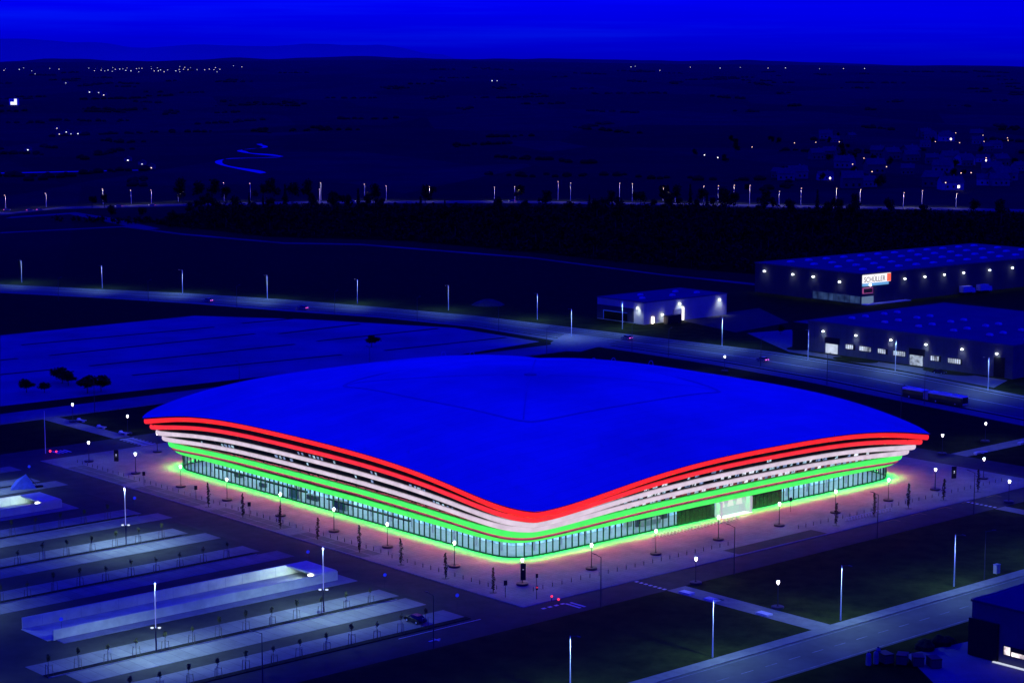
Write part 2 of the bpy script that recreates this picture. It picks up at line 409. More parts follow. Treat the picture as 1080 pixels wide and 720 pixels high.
slab('footpath', (29.5, 34.5, 197, 236), -0.3, 0.05, footway)
slab('roadway', (-170, 255, 239, 252), -0.3, 0.03, mat('roadway_painted_light', (0.16, 0.165, 0.175), 0.75, 0.3, 0.12, world=True))  # lamplight on this road painted in as a paler colour
slab('footpath', (-170, 255, 236.4, 239), -0.3, 0.10, footway)
b = MB()
b.add([(x, y, 0.045) for x, y in [(19.8, -79.5), (29.1, -66.7), (43.9, -69.2), (37.2, -74), (37.2, -105), (22, -105)]], [(0, 1, 2, 3, 4, 5)])
o = b.build('forecourt', mat('forecourt_gravel', (0.19, 0.19, 0.19), 0.9, 0.35, 0.08, world=True)); o.location = (OX, OY, 0); o.rotation_euler = (0, 0, ANG); o['kind'] = 'structure'
# painted markings
def marks(name, rects, z, m):
    b = MB()
    for (u0, u1, v0, v1) in rects: b.add([(u0, v0, z), (u1, v0, z), (u1, v1, z), (u0, v1, z)], [(0, 1, 2, 3)])
    o = b.build(name, m); o.location = (OX, OY, 0); o.rotation_euler = (0, 0, ANG); o['kind'] = 'structure'
rs = []
for k in range(-30, 55): rs.append((k*6.0, k*6.0+3, -55.5, -55.3))
rs += [(-190, 330, -50.2, -50.05), (-190, 330, -60.9, -60.75)]
marks('lane_marking', rs, 0.036, mat('worn_paint', (0.24, 0.24, 0.25), 0.8, 0.5, 0.5, world=True))
rs = [(136.2, 137.0, -9.9+i*1.2, -9.2+i*1.2) for i in range(8)]
rs += [(28.6, 29.4, -9.9+i*1.25, -9.2+i*1.25) for i in range(7)]
rs += [(7.5+i*1.2, 8.1+i*1.2, -8.5, -4.5) for i in range(2)] + [(2+i*1.6, 2.9+i*1.6, -4.6, -3.9) for i in range(4)]
rs += [(-30, -11, -2.05, -1.85), (-27, -24.4, -6.9, -6.5), (-25.5, -25.1, -7.6, -5.8)]
marks('crossing_marking', rs, 0.040, paint)
rs = []
for k in range(5):
    u = 106+k*9.5
    rs += [(u, u+3.4, -2.1, -1.95), (u+3.25, u+3.4, -3.9, -2.1)]
marks('bay_marking', rs, 0.040, yellow_paint)
marks('street_marking', [(29.8, 34.2, 183.2+i*1.8, 184.0+i*1.8) for i in range(7)] + [(8+i*1.1, 8.6+i*1.1, 188, 192) for i in range(4)], 0.036, paint)

# parking bays: pairs of bay rows around a planted bed, every 23.3 m
bays = MB(); beds = MB(); kerbs = MB()
PAIR = [(-3.9, -1), (19.4, 0), (66.0, 2), (89.3, 3), (112.6, 4), (159.2, 6), (182.5, 7), (205.8, 8)]
for c, k in PAIR:
    u0 = -87.0 if k <= 0 else -120
    u1 = -12.2 - (2.5 if k in (3,) else 0)
    if k == -1:
        bays.box(u0+2, u1, 1.1, 7.3, 0, 0.055); beds.box(u0+2, u1, -0.6, 0.9, 0, 0.15)
        continue
    bays.box(u0, u1, c+1.0, c+7.2, 0, 0.055); bays.box(u0+3, u1+3 if k else u1, c-7.2, c-1.0, 0, 0.055)
    beds.box(u0, u1-2, c-0.8, c+0.8, 0, 0.15)
    kerbs.box(u0, u1-2, c-0.98, c-0.82, 0, 0.17); kerbs.box(u0, u1-2, c+0.82, c+0.98, 0, 0.17)
for mb, nm, m in ((bays, 'parking_bay_paving', bay_m), (beds, 'planting_bed', soil_m), (kerbs, 'kerb', concrete_dim)):
    o = mb.build(nm, m); o.location = (OX, OY, 0); o.rotation_euler = (0, 0, ANG); o['kind'] = 'structure'

# main road beyond, far road, left-hand tracks (world metres)
N_E = [(-330, 931), (-234, 905), (-187, 886), (-142, 869), (-97, 846), (-55, 819), (-15, 791), (22, 756), (56, 724), (92, 690), (129, 643), (154, 600), (185, 550), (240, 470)]
S_E = [(-330, 900), (-225, 871), (-180, 853), (-136, 832), (-93, 806), (-53, 785), (-15, 756), (16, 718), (42, 690), (69, 658), (93, 625), (117, 586), (146, 541), (200, 455)]
def strip(name, A, B, a0, a1, z, m):
    b = MB(); vs = []
    for (p, q) in zip(A, B):
        for k in (a0, a1): vs.append((p[0]+(q[0]-p[0])*k, p[1]+(q[1]-p[1])*k, z))
    b.add(vs, [(2*i, 2*i+2, 2*i+3, 2*i+1) for i in range(len(A)-1)])
    return b.build(name, m, kind='structure')
strip('main_road', N_E, S_E, 0.10, 0.80, 0.05, roadway)
strip('footpath', N_E, S_E, 0.84, 1.0, 0.06, footway)
strip('road_edge', N_E, S_E, 0.0, 0.08, 0.055, footway)
strip('lane_marking', N_E, S_E, 0.445, 0.455, 0.065, paint)
strip('lane_marking', N_E, S_E, 0.13, 0.137, 0.065, paint)
strip('lane_marking', N_E, S_E, 0.77, 0.777, 0.065, paint)
FA = [(-600, 1350), (-339, 1352), (-317, 1402), (-249, 1430), (-138, 1462), (0, 1466), (148, 1432), (302, 1394), (600, 1300)]
strip('highway', FA, [(x, y-26) for x, y in FA], 0, 1, 0.06, roadway)
strip('field_track', [(-306, 1188), (-240, 1235), (-196, 1180), (-128, 1120), (-85, 1112), (10, 1034), (72, 950), (140, 880)], [(-306, 1180), (-240, 1226), (-196, 1172), (-128, 1112), (-85, 1104), (10, 1027), (72, 944), (136, 873)], 0, 1, 0.05, mat('track_gravel', (0.09, 0.09, 0.095), 0.95, 0.6, 0.03, world=True))
strip('slip_road', [(-330, 1310), (-296, 1350), (-262, 1300), (-215, 1215)], [(-330, 1295), (-296, 1332), (-272, 1290), (-222, 1205)], 0, 1, 0.055, roadway)
sheet('gravel_lot', [(-205, 719), (-127, 791), (-79, 779), (-22, 754), (10, 716), (-20, 681), (-62, 649), (-114, 608), (-160, 571), (-250, 660)], 0.05, gravel_m)
rows = [((-176, 707), (-114, 756)), ((-160, 681), (-96, 737)), ((-141, 657), (-78, 709)), ((-123, 637), (-59, 683)), ((-185, 661), (-169, 674)), ((-176, 631), (-152, 649)), ((-105, 767), (-86, 782)), ((-87, 737), (-59, 765)), ((-71, 717), (-28, 752)), ((-45, 693), (-2, 727))]
b = MB()
for (p, q) in rows:
    d = Vector((q[0]-p[0], q[1]-p[1])).normalized(); n = Vector((-d.y, d.x))*1.1
    b.add([(p[0]-n.x, p[1]-n.y, 0.09), (q[0]-n.x, q[1]-n.y, 0.09), (q[0]+n.x, q[1]+n.y, 0.09), (p[0]+n.x, p[1]+n.y, 0.09)], [(0, 1, 2, 3)])
b.build('planting_bed', soil_m, kind='structure')
sheet('yard', [(65, 779), (102, 816), (108, 770), (84, 741)], 0.058, asphalt)
sheet('yard', [(88, 739), (106, 749), (104, 690), (158, 627), (150, 612), (128, 648), (97, 690)], 0.056, footway)
for k, (px, py, rx, ry) in enumerate([(117, 671, 9, 5), (143, 644, 10, 5), (163, 618, 6, 4), (104, 700, 5, 8)]):
    pts = [(px+rx*math.cos(a)*UY+ry*math.sin(a)*UX, py-rx*math.cos(a)*UX+ry*math.sin(a)*UY) for a in [i*math.pi/12 for i in range(24)]]
    sheet('lawn', pts, 0.075, lawn_m)
# water far out on the plain
water, tt, pp = nt('water'); pp.inputs['Base Color'].default_value = (0.02, 0.02, 0.03, 1); pp.inputs['Roughness'].default_value = 0.12
nn = tt.nodes.new('ShaderNodeTexNoise'); nn.inputs['Scale'].default_value = 0.3; bb = tt.nodes.new('ShaderNodeBump'); bb.inputs['Strength'].default_value = 0.05
tt.links.new(nn.outputs['Fac'], bb.inputs['Height']); tt.links.new(bb.outputs['Normal'], pp.inputs['Normal'])
RV = [(-231, 1830), (-296, 2005), (-302, 2106), (-250, 2152), (-290, 2230), (-318, 2313), (-300, 2400), (-320, 2500)]
def smooth(P, n=8):
    Q = [P[0]]+P+[P[-1]]; out = []
    for i in range(1, len(Q)-2):
        for k in range(n):
            t_ = k/n; a, b_, c, d = Q[i-1], Q[i], Q[i+1], Q[i+2]
            out.append(tuple(0.5*((2*b_[j])+(-a[j]+c[j])*t_+(2*a[j]-5*b_[j]+4*c[j]-d[j])*t_*t_+(-a[j]+3*b_[j]-3*c[j]+d[j])*t_**3) for j in (0, 1)))
    return out+[P[-1]]
RS = smooth(RV)
strip('river', RS, [(x+4+2*math.sin(i*.7), y+13+5*math.sin(i*.9)) for i, (x, y) in enumerate(RS)], 0, 1, 0.08, water)
strip('river', [(-520, 1808), (-421, 1850), (-350, 1884)], [(-520, 1822), (-421, 1864), (-350, 1892)], 0, 1, 0.08, water)

# ------------------------------------------------------------------ the arena
CU, CV = 84.0, 90.0
arena = thing('arena', 'large square arena with white domed roof and red, white and green light bands', 'arena', W(CU, CV), ANG)
def plan(t, h):
    n = 13.0 if h < 20 else max(10.0, 20.0-0.8*max(0.0, h-63.0))
    c, s = math.cos(t), math.sin(t)
    k = (abs(c)**n + abs(s)**n)**(-1.0/n)
    q = max(0.0, min(1.0, (h-63.0)/9.0))
    return h*k*c*(1-0.014*q), h*k*s*(1.022+0.008*q)
def edge_z(t):
    d_ = (t-R(225)+math.pi) % (2*math.pi)-math.pi
    t = t-R(3.2)*math.exp(-(d_/R(22))**2)
    x, y = plan(t, 1.0)
    s = min(abs(x), abs(y))/max(abs(x), abs(y))
    zc = {(-1, -1): 11.9, (-1, 1): 12.4, (1, -1): 11.0, (1, 1): 11.5}[(1 if x > 0 else -1, 1 if y > 0 else -1)]
    ex = 2.3
    if abs(x) > abs(y): m = 16.6 if x > 0 else 18.0
    else:
        m = 18.3 if y > 0 else 16.5
        if y < 0 and x < 0: ex = 1.5
    w_ = 0.55*(0.5-0.5*math.cos(math.pi*min(1, s**(ex-0.1)))) + 0.45*s**ex
    return zc + (m-zc)*(1-w_)
NT = 720
TS = [2*math.pi*(i+0.5)/NT for i in range(NT)]
HR = 72.0
def roof_z(t, r):
    e = edge_z(t)
    z = e + (24.3-e)*(1-r**2.1)
    return z - 0.55*math.exp(-((r-0.50)/0.022)**2)
b = MB(); RR = [0.02, 0.05, 0.1, 0.17, 0.25, 0.33, 0.4, 0.45, 0.475, 0.49, 0.5, 0.51, 0.525, 0.55, 0.6, 0.67, 0.74, 0.81, 0.88, 0.94, 0.98, 1.0]
vs = []
T2 = TS[::2]
for r in RR:
    for t_ in T2:
        x, y = plan(t_, HR)
        # the inner rings are rounder than the eaves
        q = max(0.0, 1-r*1.6); xc, yc = HR*math.cos(t_), HR*math.sin(t_)
        vs.append(((x*(1-q)+xc*q)*r, (y*(1-q)+yc*q)*r, roof_z(t_, r)))
n2 = len(T2); fs = []
for k in range(len(RR)-1):
    for i in range(n2):
        j = (i+1) % n2; fs.append((k*n2+i, (k+1)*n2+i, (k+1)*n2+j, k*n2+j))
fs.append(tuple(range(n2-1, -1, -1))[::-1])
b.add(vs, fs)
roof = b.build('roof', roof_m, arena, smooth=True)
# seams: a square ring half way up and four hip lines
def roof_pt(t_, r, dz=0.05):
    x, y = plan(t_, HR); q = max(0.0, 1-r*1.6); xc, yc = HR*math.cos(t_), HR*math.sin(t_)
    return ((x*(1-q)+xc*q)*r, (y*(1-q)+yc*q)*r, roof_z(t_, r)+dz)
b = MB(); vs = []
for t_ in T2: vs += [roof_pt(t_, 0.4955, 0.10), roof_pt(t_, 0.5045, 0.10)]
b.add(vs, [(2*i, 2*i+1, (2*i+3) % (2*n2), (2*i+2) % (2*n2)) for i in range(n2)])
b.build('roof_seam', seam_m, roof, smooth=True)
for kk in range(4):
    t0 = math.pi/4 + kk*math.pi/2; vs = []
    for i in range(60):
        r = 0.06+0.43*i/59
        wd = 0.14/max(HR*r, 1)
        vs += [roof_pt(t0-wd, r, 0.07), roof_pt(t0+wd, r, 0.07)]
    b = MB(); b.add(vs, [(2*i, 2*i+1, 2*i+3, 2*i+2) for i in range(59)])
    b.build('roof_seam', seam_m, roof)
b = MB(); b.lathe([(1.5, 24.2), (1.5, 24.5), (1.2, 24.58), (0.2, 24.62)], 24)
b.build('roof_vent', mat('vent_grey', (0.3, 0.3, 0.32), 0.7, 0.1), roof)
for k, tt_ in enumerate((0.35, 0.52, 0.6, 0.86, 1.02, 1.14)):
    x, y, z = roof_pt(tt_, 0.97, 0.0); b = MB(); P = []
    for i in range(9):
        a = math.pi*i/8; P.append((x+0.9*math.cos(a), y, z+1.3*math.sin(a)))
    for p_, q_ in zip(P, P[1:]): b.bar(p_, q_, 0.07)
    b.build('roof_hoop', metal_pale, roof)
# soffit under the eaves down to the facade
def loop_sweep(prof, mats, name, parent, mids=None, smooth=False, ts=None, close=True):
    """prof(t) -> [(offset, z, ...)]; offset is measured outward from the glass line"""
    ts = ts or TS; vs = []; L = None
    for t_ in ts:
        pr = prof(t_); L = len(pr)
        for o_, z_ in pr:
            x, y = plan(t_, 63.0+o_); vs.append((x, y, z_))
    b = MB(); n = len(ts)
    for i in range(n if close else n-1):
        j = (i+1) % n
        for k in range(L-1):
            b.f.append([i*L+k, j*L+k, j*L+k+1, i*L+k+1]); b.m.append(mids[k] if mids else 0)
    b.v = vs
    return b.build(name, mats, parent, smooth=smooth)
loop_sweep(lambda t_: [(9.0, edge_z(t_)), (8.95, edge_z(t_)-0.12), (5.2, edge_z(t_)-1.9), (4.6, edge_z(t_)-2.2), (0.05, 5.0), (0.05, 4.36), (-1.5, 4.34)], facade_dark, 'facade_wall', arena)
for m_, c_, k_ in (('band_red', (1.0, 0.018, 0.010), 0.55), ('band_red2', (1.0, 0.03, 0.03), 0.5), ('band_white', (0.80, 0.66, 0.80), 0.5), ('band_green', (0.075, 1.0, 0.13), 0.5)):
    em(m_+'_edge', c_, k_, var=0.25, scale=0.4)  # dimmer glow on the band edges, shading painted in for volume
BAND = [(band_red, 'red'), (band_red2, 'red'), (band_white, 'white'), (band_white, 'white'), (band_green, 'green'), (band_green, 'green')]
def fin_base(t):
    x, y = plan(t, 63.0)
    return 4.38 + (0.42*max(0.0, min(1.0, (y+50)/35)) if x < -50 else 0.0)
def fin_prof(i):
    f = i/5.0; o0 = 8.6 - f*6.9
    def pr(t_):
        e = edge_z(t_)
        ztop = e-0.80; zb = fin_base(t_); z = ztop + (zb-ztop)*f
        k = min(1.0, max(0.0, (ztop-10.9)/4.5)); h = (1.22 if i == 0 else 1.02) + 0.40*(1-k)**1.4 + (0.26 if i > 3 else 0.0)
        a = h/2
        return [(o0-1.6, z+a*0.55), (o0-0.55, z+a*0.95), (o0-0.42, z+a), (o0-0.15, z+a*0.8), (o0, z+a*0.3), (o0, z-a*0.3), (o0-0.15, z-a*0.8), (o0-0.42, z-a)] + (
            [(o0-0.44, z-a+0.02), (o0-0.68, z-a+0.02), (o0-0.70, z-a-0.62), (o0-1.6, z-a*0.7)] if i == 4 else [(o0-0.44, z-a+0.38), (o0-0.80, z-a+0.38), (o0-0.82, z-a), (o0-1.6, z-a*0.7)])  # added shield keeps the red off the wall; recess narrows the green
    return pr
for i, (bm, cn_) in enumerate(BAND):
    under = {4: spill_red, 5: strip_green}.get(i, facade_dark)
    fo = loop_sweep(fin_prof(i), [facade_dark, bm, under, MATS[bm.name+'_edge']], 'light_band', arena, mids=[0, 0, 3, 1, 1, 1, 3, 0, 2, 0, 0])
    fo['label'] = ['bright red light band along the roof edge', 'second red light band', 'upper white light band', 'lower white light band', 'upper green light band', 'lowest green light band above the glass'][i]
# brackets carrying the bands
b = MB()
for i in range(0, NT, 6):
    t_ = TS[i]; e = edge_z(t_)
    x0, y0 = plan(t_, 63.2); x1, y1 = plan(t_, 70.2)
    b.bar((x0, y0, 5.3), (x1, y1, e-1.7), 0.10)
br = b.build('band_bracket', metal_dark, arena, kind='stuff')
# glazing, interior
gl, tt, pp = nt('facade_glass')
for n_ in list(tt.nodes):
    if n_.type == 'BSDF_PRINCIPLED': tt.nodes.remove(n_)
tr = tt.nodes.new('ShaderNodeBsdfTransparent'); tr.inputs['Color'].default_value = (0.78, 0.92, 0.98, 1)
gs = tt.nodes.new('ShaderNodeBsdfGlossy'); gs.inputs['Roughness'].default_value = 0.06
fr = tt.nodes.new('ShaderNodeFresnel'); fr.inputs['IOR'].default_value = 1.25
ms = tt.nodes.new('ShaderNodeMixShader')
tt.links.new(fr.outputs['Fac'], ms.inputs['Fac']); tt.links.new(tr.outputs['BSDF'], ms.inputs[1]); tt.links.new(gs.outputs['BSDF'], ms.inputs[2])
tt.links.new(ms.outputs['Shader'], tt.nodes['Material Output'].inputs['Surface'])
glass_wall = loop_sweep(lambda t_: [(0, 0.3), (0, 4.3)], gl, 'glass_wall', arena)
# evenly spaced posts by arc length
def arc_points(h, step):
    pts = [plan(2*math.pi*i/7200, h) for i in range(7201)]
    out = []; acc = 0
    for p_, q_ in zip(pts, pts[1:]):
        d = math.hypot(q_[0]-p_[0], q_[1]-p_[1]); acc += d
        if acc >= step: out.append((q_, math.atan2(q_[1]-p_[1], q_[0]-p_[0]))); acc -= step
    return out
b = MB()
for (p_, a) in arc_points(63.06, 1.8):
    c, s = math.cos(a), math.sin(a)
    vs = []
    for z in (0.12, 4.34):
        for dx, dy in ((-.11, -.10), (.11, -.10), (.11, .12), (-.11, .12)):
            vs.append((p_[0]+dx*c-dy*s, p_[1]+dx*s+dy*c, z))
    b.add(vs, [(0, 1, 5, 4), (1, 2, 6, 5), (2, 3, 7, 6), (3, 0, 4, 7), (4, 5, 6, 7)])
b.build('glazing_frame', frame_dark, glass_wall)
loop_sweep(lambda t_: [(0.12, 0.10), (0.12, 0.40), (-0.15, 0.40)], frame_dark, 'plinth', glass_wall)
inner, tt, pp = nt('foyer_wall')
tc = tt.nodes.new('ShaderNodeTexCoord'); nz = tt.nodes.new('ShaderNodeTexNoise'); nz.inputs['Scale'].default_value = 0.75; nz.inputs['Detail'].default_value = 4
mpp = tt.nodes.new('ShaderNodeMapping'); mpp.inputs['Scale'].default_value = (1, 1, 1.6)
tt.links.new(tc.outputs['Object'], mpp.inputs['Vector']); tt.links.new(mpp.outputs['Vector'], nz.inputs['Vector'])
rp = tt.nodes.new('ShaderNodeValToRGB'); e = rp.color_ramp.elements
e[0].position = 0.33; e[0].color = (0.03, 0.10, 0.17, 1); e[1].position = 0.60; e[1].color = (0.40, 0.72, 0.95, 1)
e2 = rp.color_ramp.elements.new(0.47); e2.color = (0.12, 0.36, 0.56, 1)
tt.links.new(nz.outputs['Fac'], rp.inputs['Fac'])
tt.links.new(rp.outputs['Color'], pp.inputs['Emission Color']); pp.inputs['Emission Strength'].default_value = 1.25  # foyer light painted into the wall as a mottled glow
pp.inputs['Base Color'].default_value = (0.35, 0.38, 0.4, 1)
loop_sweep(lambda t_: [(-7.5, 0.14), (-7.5, 4.3)], inner, 'foyer_wall', arena)
loop_sweep(lambda t_: [(-7.5, 0.15), (-0.12, 0.15)], mat('foyer_floor', (0.35, 0.37, 0.38), 0.4, 0.15, 0.5), 'foyer_floor', arena)
loop_sweep(lambda t_: [(-7.5, 4.33), (-6.4, 4.33), (-5.4, 4.33), (-3.2, 4.33), (-2.2, 4.33), (-0.2, 4.33)], [concrete, em('foyer_light', (0.62, 0.88, 1.0), 6.0)], 'foyer_ceiling', arena, mids=[0, 1, 0, 1, 0])
b = MB()
for (p_, a) in arc_points(59.0, 7.2): b.lathe([(0.32, 0.15), (0.32, 4.32)], 10, cx=p_[0], cy=p_[1])
b.build('column', white_conc, arena, kind='stuff')
rnd = random.Random(3)
for k in range(12):                                  # counters, stands and screens standing in the foyer
    side = k % 2
    s_ = rnd.uniform(-44, 54); d_ = rnd.uniform(57.5, 61); wl = rnd.uniform(1.0, 3.6); hh = rnd.choice((1.0, 1.1, 1.2, 2.1))
    b = MB()
    if side: b.box(-d_-0.4, -d_+0.4, s_-wl, s_+wl, 0.15, 0.15+hh)
    else: b.box(s_-wl, s_+wl, -d_-0.4, -d_+0.4, 0.15, 0.15+hh)
    b.build('foyer_counter', [clad_grey, clad_pale, concrete_dim][k % 3], arena)
b = MB(); b.box(-62.2, -61.6, 8, 46, 2.35, 2.75); b.box(-62.2, -61.6, -30, 0, 2.2, 2.5)
b.build('gallery_rail', frame_dark, arena)
# dark glazed bays and the white lit portal of the right facade
dark_pane = mat('dark_pane', (0.010, 0.013, 0.011), 0.25, 0.3, 0.4, spec=0.5)
for x0, x1 in ((-15.2, -3.1), (7.7, 19.4)):
    b = MB(); x = x0
    while x < x1-0.2:
        b.box(x+0.06, min(x+1.28, x1), -64.73, -64.61, 0.35, 4.25, 0); x += 1.34
    b.box(x0, x1, -64.59, -64.57, 0.14, 4.30, 1)
    b.build('shutter_panel', [dark_pane, frame_dark], arena)
portal_white = em('portal_white', (0.85, 0.86, 1.0), 0.46, (0.12, 0.08, 0.12))  # light on the portal walls painted in as a glow
pb = MB()
pb.box(-2.9, 7.5, -64.69, -64.59, 0.14, 3.78); pb.box(-3.0, -2.3, -66.29, -64.69, 0.13, 3.74); pb.box(6.9, 7.6, -66.29, -64.69, 0.13, 3.74)
portal = pb.build('entrance', portal_white, arena)
b = MB()
for k in range(3):
    cx = -0.9+k*2.9
    b.add([(cx-1.1, -64.72, 2.0), (cx+1.1, -64.72, 2.0), (cx+0.75, -64.72, 3.3), (cx, -64.72, 3.7), (cx-0.75, -64.72, 3.3)], [(0, 1, 2, 3, 4)])
b.build('lit_panel', em('lit_panel', (1, 0.98, 1), 0.75), portal)
b = MB(); b.box(-2.6, 7.2, -66.79, -64.69, 0.121, 0.19)
b.build('doorstep', em('doorstep_painted_glow', (1, 0.95, 1), 0.8, (0.2, 0.1, 0.2)), portal)  # light on the step painted in as a glow
spot('entrance_light', arena, (2.2, -66.89, 4.1), 420, 120, 0.8, (1, 1, 1), (0, -0.5, -0.85))
# windows behind the white bands
wm = [em('upper_window_bright', (0.80, 0.86, 1.0), 0.95, var=0.7, scale=1.6), em('upper_window_dim', (0.35, 0.50, 0.9), 0.5, var=0.8, scale=1.2), em('upper_window_cool', (0.5, 0.75, 0.95), 0.7, var=0.8, scale=1.9)]
rnd = random.Random(11)
def upper_windows(side, lo, hi, fr, step, prob):
    s_ = lo
    while s_ < hi:
        wdt = step*rnd.choice((0.42, 0.55, 0.72))
        if rnd.random() < (prob if side == 'r' else (0.75 if noise.noise((s_*0.11, fr, 2.0)) > 0.12 else 0.04)):
            t_ = math.atan2(-1, s_/63.0) if side == 'r' else math.atan2(-s_/63.0, -1)
            if side == 'l': t_ = math.atan2(s_/63.0, -1)
            e = edge_z(t_); ztop = e-0.80; zc = ztop+(fin_base(t_)-ztop)*(fr/5.0)
            off = 8.6-(fr/5.0)*6.9-1.75
            b = MB(); z0, z1 = (zc-0.62, zc+0.50) if side == 'r' else (zc-0.60, zc+0.05); d = -(63+off)*(1.022 if side == 'r' else 1)
            d0, d1 = d-0.10, d+0.10
            if side == 'r': b.add([(s_, d0+0.25, z0), (s_+wdt, d0+0.25, z0), (s_+wdt, d0, z1), (s_, d0, z1)], [(0, 1, 2, 3)])
            else: b.add([(d0+0.25, s_, z0), (d0+0.25, s_+wdt, z0), (d0, s_+wdt, z1), (d0, s_, z1)], [(3, 2, 1, 0)])
            b.build('upper_window', rnd.choice(wm), arena)
        s_ += step
upper_windows('r', -46, 48, 2.5, 2.3, 0.92)
upper_windows('r', -46, 52, 3.5, 2.3, 0.92)
upper_windows('r', -56, 30, 1.5, 2.6, 0.45)
wm = wm[1:]
upper_windows('l', -50, 50, 1.5, 1.5, 0.28)
upper_windows('l', -50, 50, 2.5, 1.5, 0.30)

# ------------------------------------------------------------------ small street things
def make_plaza_lamp():
    r = thing('plaza_lamp', '', 'street lamp')
    b = MB(); b.lathe([(1.15, 0), (1.2, 0.34), (1.05, 0.42), (0.35, 0.42), (0.22, 0.30)], 20); b.build('seat_ring', metal_dark, r)
    b = MB(); b.lathe([(0.09, 0.3), (0.075, 2.4), (0.06, 4.5)], 8); b.build('pole', metal_dark, r)
    b = MB(); b.lathe([(0.13, 4.5), (0.30, 4.95), (0.34, 5.05), (0.30, 5.12)], 12); b.build('lamp_head', lamp_glow, r)
    b = MB(); b.lathe([(0.38, 5.12), (0.36, 5.2), (0.08, 5.28)], 12); b.build('cap', metal_dark, r)
    spot('lamp_light', r, (0, 0, 5.4), 1250, 168, 0.7, (0.66, 0.92, 1.0), size=0.3)
    return r
plaza_lamp = Maker(make_plaza_lamp)
left_row = [10.7, 30.0, 51.8, 70.5, 90.5, 111.9, 131.7, 152.3]
plaza_lamp(W(10.5, 10.7, 0.12), ANG, 'glowing plaza lamp with a dark banner at the near corner of the arena')
for i, v_ in enumerate(left_row[1:]):
    plaza_lamp(W(9.5, v_, 0.12), ANG, '%s glowing plaza lamp from the near corner along the left facade' % ORD[i+1], 'lamps along the left facade')
for i, u_ in enumerate([28.8, 47.1, 66.0, 85.5, 104.6, 123.6, 141.3, 160.6]):
    plaza_lamp(W(u_, 10.5, 0.12), ANG, '%s glowing plaza lamp from the near corner along the right facade' % ORD[i+1], 'lamps along the right facade')
for (u_, v_, l_) in [(178.6, 36, 'glowing lamp on the lawn edge behind the right roof tip'), (201.2, 38.7, 'glowing lamp beside the path leading off to the upper right'),
                     (143, -8.9, 'glowing lamp beside the crossing near the right picture edge'), (33.7, 226.6, 'glowing lamp at the top of the path with white benches'),
                     (35.6, 200, 'glowing lamp on the grass right of the white bench path'), (8.5, 173.3, 'glowing lamp at the far left end of the plaza'),
                     (28.1, 172.6, 'glowing lamp half hidden by the left roof tip'), (36.3, -10.9, 'glowing lamp where the lawn path meets the right street'),
                     (34.9, -33.0, 'glowing lamp on the dark lawn lighting a patch of grass'), (239.7, 167.7, 'glowing lamp beside the main road above the roof')]:
    plaza_lamp(W(u_, v_, 0.1), ANG, l_)
b = MB(); b.box(-0.5, 0.5, -0.09, 0.09, 0, 3.3)
ban = b.build('banner', black); ban.location = W(10.25, 10.2, 1.2); ban.rotation_euler = (0, 0, ANG+R(-40))
tag(ban, 'tall black banner hung on the corner plaza lamp', 'banner')
b = MB()
b.lathe([(0.05, 2.0), (0.22, 2.12), (0.05, 2.24)], 8, cx=0, cy=-0.11); b.build('emblem', em('banner_mark', (0.7, 0.75, 1), 0.25), ban)

def make_totem():
    r = thing('totem', '', 'info totem')
    b = MB(); b.box(-0.85, 0.85, -0.16, 0.16, 0.12, 4.0); b.build('panel', black, r)
    b = MB(); b.box(-0.6, 0.6, -0.3, 0.3, 0, 0.12); b.build('base', concrete_dim, r)
    b = MB(); b.lathe([(0.05, 2.15), (0.22, 2.3), (0.22, 2.45), (0.05, 2.6)], 10, cy=-0.2); b.box(-0.28, 0.28, -0.19, -0.17, 1.75, 1.85)
    b.build('emblem', em('totem_mark', (0.85, 0.88, 1.0), 0.8), r)
    return r
totem = Maker(make_totem)
totem(W(13.7, 168.7, 0.12), R(-10), 'black info totem with small white emblem at the left end of the plaza', None, (0.68, 0.8, 0.76))
totem(W(155.4, 15.4, 0.12), R(10), 'black info totem with small white emblem at the right end of the plaza', None, (0.68, 0.8, 0.76))

def bollard_make():
    r = thing('bollard', '', 'bollard')
    b = MB(); b.lathe([(0.06, 0), (0.06, 0.95), (0.03, 1.0)], 6); b.build('post', metal_dark, r)
    b = MB(); b.lathe([(0.066, 0.84), (0.066, 0.92)], 6); b.build('reflector_ring', metal_pale, r)
    return r
bollard = Maker(bollard_make)
v_ = 9.0
while v_ < 175:
    u_ = 4.6 if v_ < 46 else 5.6
    bollard(W(u_, v_, 0.12), 0, 'dark slim bollard in the row between the left street and the arena', 'bollards along the left kerb'); v_ += 2.5
u_ = 9.0
while u_ < 163:
    if not (64 < u_ < 86): bollard(W(u_, 5.9, 0.12), 0, 'dark slim bollard in the row between the right street and the arena', 'bollards along the right kerb')
    u_ += 2.5
def rack_make():
    r = thing('bicycle_rack', '', 'bicycle rack')
    b = MB(); P = [(0, -0.4, 0), (0, -0.4, 0.7), (0, -0.25, 0.85), (0, 0.25, 0.85), (0, 0.4, 0.7), (0, 0.4, 0)]
    for p_, q_ in zip(P, P[1:]): b.bar(p_, q_, 0.045)
    b.build('hoop', metal_pale, r)
    b = MB(); b.box(-0.05, 0.05, -0.5, 0.5, 0, 0.03); b.build('base', metal_dark, r)
    return r
rack = Maker(rack_make)
for i in range(26): rack(W(57+i*1.05, 20.6, 0.12), ANG, 'pale hoop bicycle rack in the row before the dark bays of the right facade', 'bicycle racks by the right facade')
for i in range(16): rack(W(100+i*1.0, 3.4, 0.12), ANG+R(35), 'pale hoop bicycle rack in the slanted row near the right street', 'slanted bicycle racks near the right kerb')

